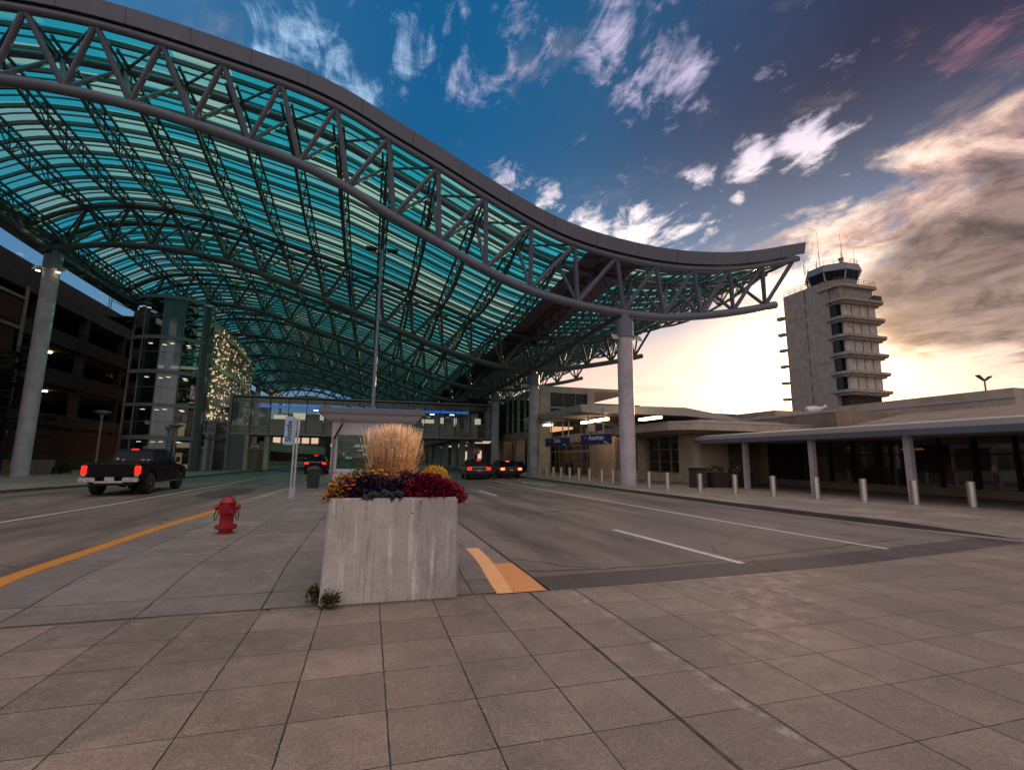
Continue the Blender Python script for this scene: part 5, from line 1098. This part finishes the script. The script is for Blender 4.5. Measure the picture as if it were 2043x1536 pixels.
def prof(par, name, pts, hw, m, bevel=.04, top=None, **k):
    """side profile (y,z) pulled across the width; `top` narrows it as it rises: (z0, z1, half width at z1)"""
    def f(z):
        if not top or z <= top[0]: return hw
        return lerp(hw, top[2], min(1, (z-top[0])/(top[1]-top[0])))
    return MB().loft([(-f(z), y, z) for y, z in pts], [(f(z), y, z) for y, z in pts]).build(name, m, par, bevel=bevel, **k)
def plate_(par, y, z, txt=None):
    p = MB().box(-.16, .16, y-.02, y, z, z+.15).build('number_plate', 'plate', par)
# pickup truck
t = thing('pickup_truck', (-9.92, 23.35, 0), 'black pickup truck with lit tail lights and chrome bumper on the left road', 'pickup truck')
t.rotation_euler = (0, 0, radians(1.5))
arch = lambda yc, r, z0, n=7: [(yc+r*cos(pi*i/n), z0+r*sin(pi*i/n)) for i in range(n+1)]
body = [(.1, .62), (.06, .75), (.04, 1.20), (.10, 1.30)]+[(3.0, 1.36), (3.9, 1.30), (4.9, 1.22), (5.55, 1.12), (5.72, .9), (5.72, .5)]+arch(4.80, .50, .46)+arch(1.25, .52, .46)
prof(t, 'body', body, 1.0, 'cpblack', .035, top=(.9, 1.36, .95))
cabp = [(1.95, 1.28), (2.12, 1.80), (2.35, 1.92), (3.5, 1.94), (3.85, 1.85), (4.55, 1.28)]
prof(t, 'cab', cabp, .93, 'cpblack', .04, top=(1.28, 1.94, .70))
def slant(x0, x1, z0, z1, fy_, dy): return MB().add([(x0, fy_(z0)-dy, z0), (x1, fy_(z0)-dy, z0), (x1*.86, fy_(z1)-dy, z1), (x0*.86, fy_(z1)-dy, z1)], [(0, 1, 2, 3)])
rw = slant(-.78, .78, 1.36, 1.80, lambda z: 1.95+(z-1.28)*.327, .03).build('rear_window', 'cglass', t)
b = MB(); b.lathe([(.055, 0), (.055, .005)], 14); o = b.build('round_sticker', 'plate', rw); o.location = (-.56, 1.945, 1.47); o.rotation_euler = (pi/2, 0, 0)
for x, w_ in ((-.40, .10), (.30, .16), (.52, .12)): MB().box(x, x+w_, 1.92, 1.928, 1.40, 1.45).build('sticker', 'plate', rw)
for s in (-1, 1):
    b = MB(); xx = lambda z: s*(lerp(.93, .70, (z-1.28)/.66)+.008)
    for ya, yb_, yc, yd in ((2.30, 3.10, 3.10, 2.42), (3.18, 4.25, 3.72, 3.18)): b.add([(xx(1.34), ya, 1.34), (xx(1.34), yb_, 1.34), (xx(1.83), yc, 1.83), (xx(1.83), yd, 1.83)], [(0, 1, 2, 3)])
    b.build('side_windows', 'cglass', t)
    b = MB(); b.box(s*.99, s*1.16, 4.0, 4.12, 1.32, 1.58); b.build('mirror', 'black', t, bevel=.02)
    b = MB(); b.box(min(s*1.0, s*1.10), max(s*1.0, s*1.10), 2.1, 4.2, .44, .50); b.build('side_step', 'chrome', t, bevel=.01)
    l = MB().box(min(s*.80, s*.99), max(s*.80, s*.99), .0, .12, .86, 1.20).build('tail_light', 'tail', t, bevel=.025); MB().box(min(s*.82, s*.96), max(s*.82, s*.96), -.005, .05, .78, .85).build('reverse_lamp', 'plate', l)
    for y in (1.25, 4.80): wheel(t, s*.87, y, .45, .30, s)
    for y in (2.75, 3.6): MB().box(min(s*.985, s*1.01), max(s*.985, s*1.01), y, y+.2, 1.12, 1.15).build('door_handle', 'chrome', t)
b = MB(); b.box(-1.0, -.45, -.12, .10, .56, .74); b.box(.45, 1.0, -.12, .10, .56, .74); b.box(-.5, .5, -.10, .10, .52, .60); b.build('rear_bumper', 'chrome', t, bevel=.03)
plate_(t, -.02, .60); MB().box(-.80, .80, .012, .03, .76, 1.26).build('tailgate', 'cpblack', t, bevel=.01); MB().box(-.12, .12, 2.02, 2.10, 1.86, 1.91).build('brake_light', 'tail', t)
MB().box(-.7, .7, .3, 5.4, .42, .66).build('chassis', 'black', t)
b = MB(); b.tube([(-.8, 1.25, .42), (.8, 1.25, .42)], .06, 6); b.lathe([(.12, .30), (.17, .42), (.12, .54)], 8, (0, 1.25, 0)); b.build('rear_axle', 'black', t)
# cars
def car(name, loc, label, L, hw, hr, paint, rz=0., lit='tail', suv=True, openboot=False):
    t = thing(name, loc, label, 'car'); t.rotation_euler = (0, 0, rz)
    zb = .93*hr/1.5
    body = [(.12, .32), (.0, .42), (-.02, .62), (.06, .88*hr/1.5), (.14, zb)]+([] if suv else [(.55, zb+.06)])+[(L*.55, zb+.02), (L*.78, zb-.04), (L*.95, zb-.16), (L, .6), (L-.03, .3)]+arch(L*.80, .37, .31)+arch(.95, .37, .31)
    prof(t, 'body', body, hw, paint, .05, top=(.6, zb+.05, hw*.93))
    cb_ = [(.22, zb-.02), (.42, hr-.12), (.62, hr), (L*.48, hr+.01), (L*.60, hr-.1), (L*.74, zb-.03)] if suv else [(.45, zb-.02), (1.15, hr-.06), (1.5, hr), (L*.52, hr), (L*.60, hr-.08), (L*.74, zb-.03)]
    prof(t, 'cabin', cb_, hw*.90, 'cglass', .05, top=(zb, hr, hw*.68))
    b = MB(); w2 = hw*.68+.02; r0_, r1_ = cb_[2][0]-.12, cb_[3][0]+.1; b.box(-w2, w2, r0_, r1_, hr-.03, hr+.035); b.build('roof', paint, t, bevel=.03)
    for s in (-1, 1):
        b = MB()
        for (ya, yc) in ((cb_[0][0]+.12, cb_[1][0]+.1), (L*.36, L*.36), (cb_[5][0]-.05, cb_[4][0]-.08)): b.tube([(s*hw*.91, ya, zb), (s*(hw*.69), yc, hr-.04)], .04, 4)
        b.build('pillars', paint, t)
        l = MB().box(min(s*hw*.62, s*hw*.97), max(s*hw*.62, s*hw*.97), -.035, .10, zb-.22, zb-.03).build('tail_light', lit, t, bevel=.03)
        for y in (.95, L*.80): wheel(t, s*(hw-.12), y, .34, .22, s)
        MB().box(min(s*hw, s*(hw+.17)), max(s*hw, s*(hw+.17)), L*.62, L*.62+.1, zb+.0, zb+.14).build('mirror', paint, t, bevel=.02)
    MB().box(-.7*hw, .7*hw, -.02, .05, zb-.02, zb+.02).build('boot_trim', 'chrome', t)
    MB().box(-hw*.9, hw*.9, -.05, .15, .36, .56).build('rear_bumper', 'black' if suv else paint, t, bevel=.04)
    plate_(t, -.05, .62); MB().box(-.16, .16, cb_[1][0]-.02, cb_[1][0]+.05, hr-.10, hr-.05).build('brake_light', lit, t)
    MB().box(-hw*.8, hw*.8, .3, L-.3, .18, .4).build('chassis', 'black', t)
    return t
car('suv', (8.2, 36.9, 0), 'dark blue estate car, left of the two cars on the right road', 4.7, .94, 1.56, 'cpblue', radians(-4))
c = car('hatchback', (11.35, 38.8, 0), 'dark red car with bright brake lights stopped at the right kerb', 4.5, .94, 1.46, 'cpred', radians(2), 'tail2', False)
b = MB(); b.add([(.96, 1.9, .45), (1.75, 1.35, .45), (1.72, 1.37, 1.0), (1.5, 1.5, 1.38), (.85, 1.95, 1.38), (.96, 1.9, 1.0)], [(0, 1, 2, 3, 4, 5)]); b.build('open_door', 'cglass', c)
car('suv', (-4.9, 50., 0), 'black SUV with red tail lights stopped beside the booth on the left road', 4.9, .98, 1.85, 'cpblack', 0)
car('sedan', (-8.2, 66, 0), 'small silver car far off on the left road ahead of the black SUV', 4.5, .9, 1.5, 'cpsil', radians(8), 'plate', False)
car('sedan', (3.9, 92, 0), 'tiny distant car with one red light glowing beyond the grass plume', 4.5, .9, 1.5, 'cpblack', 0, 'tail', False)
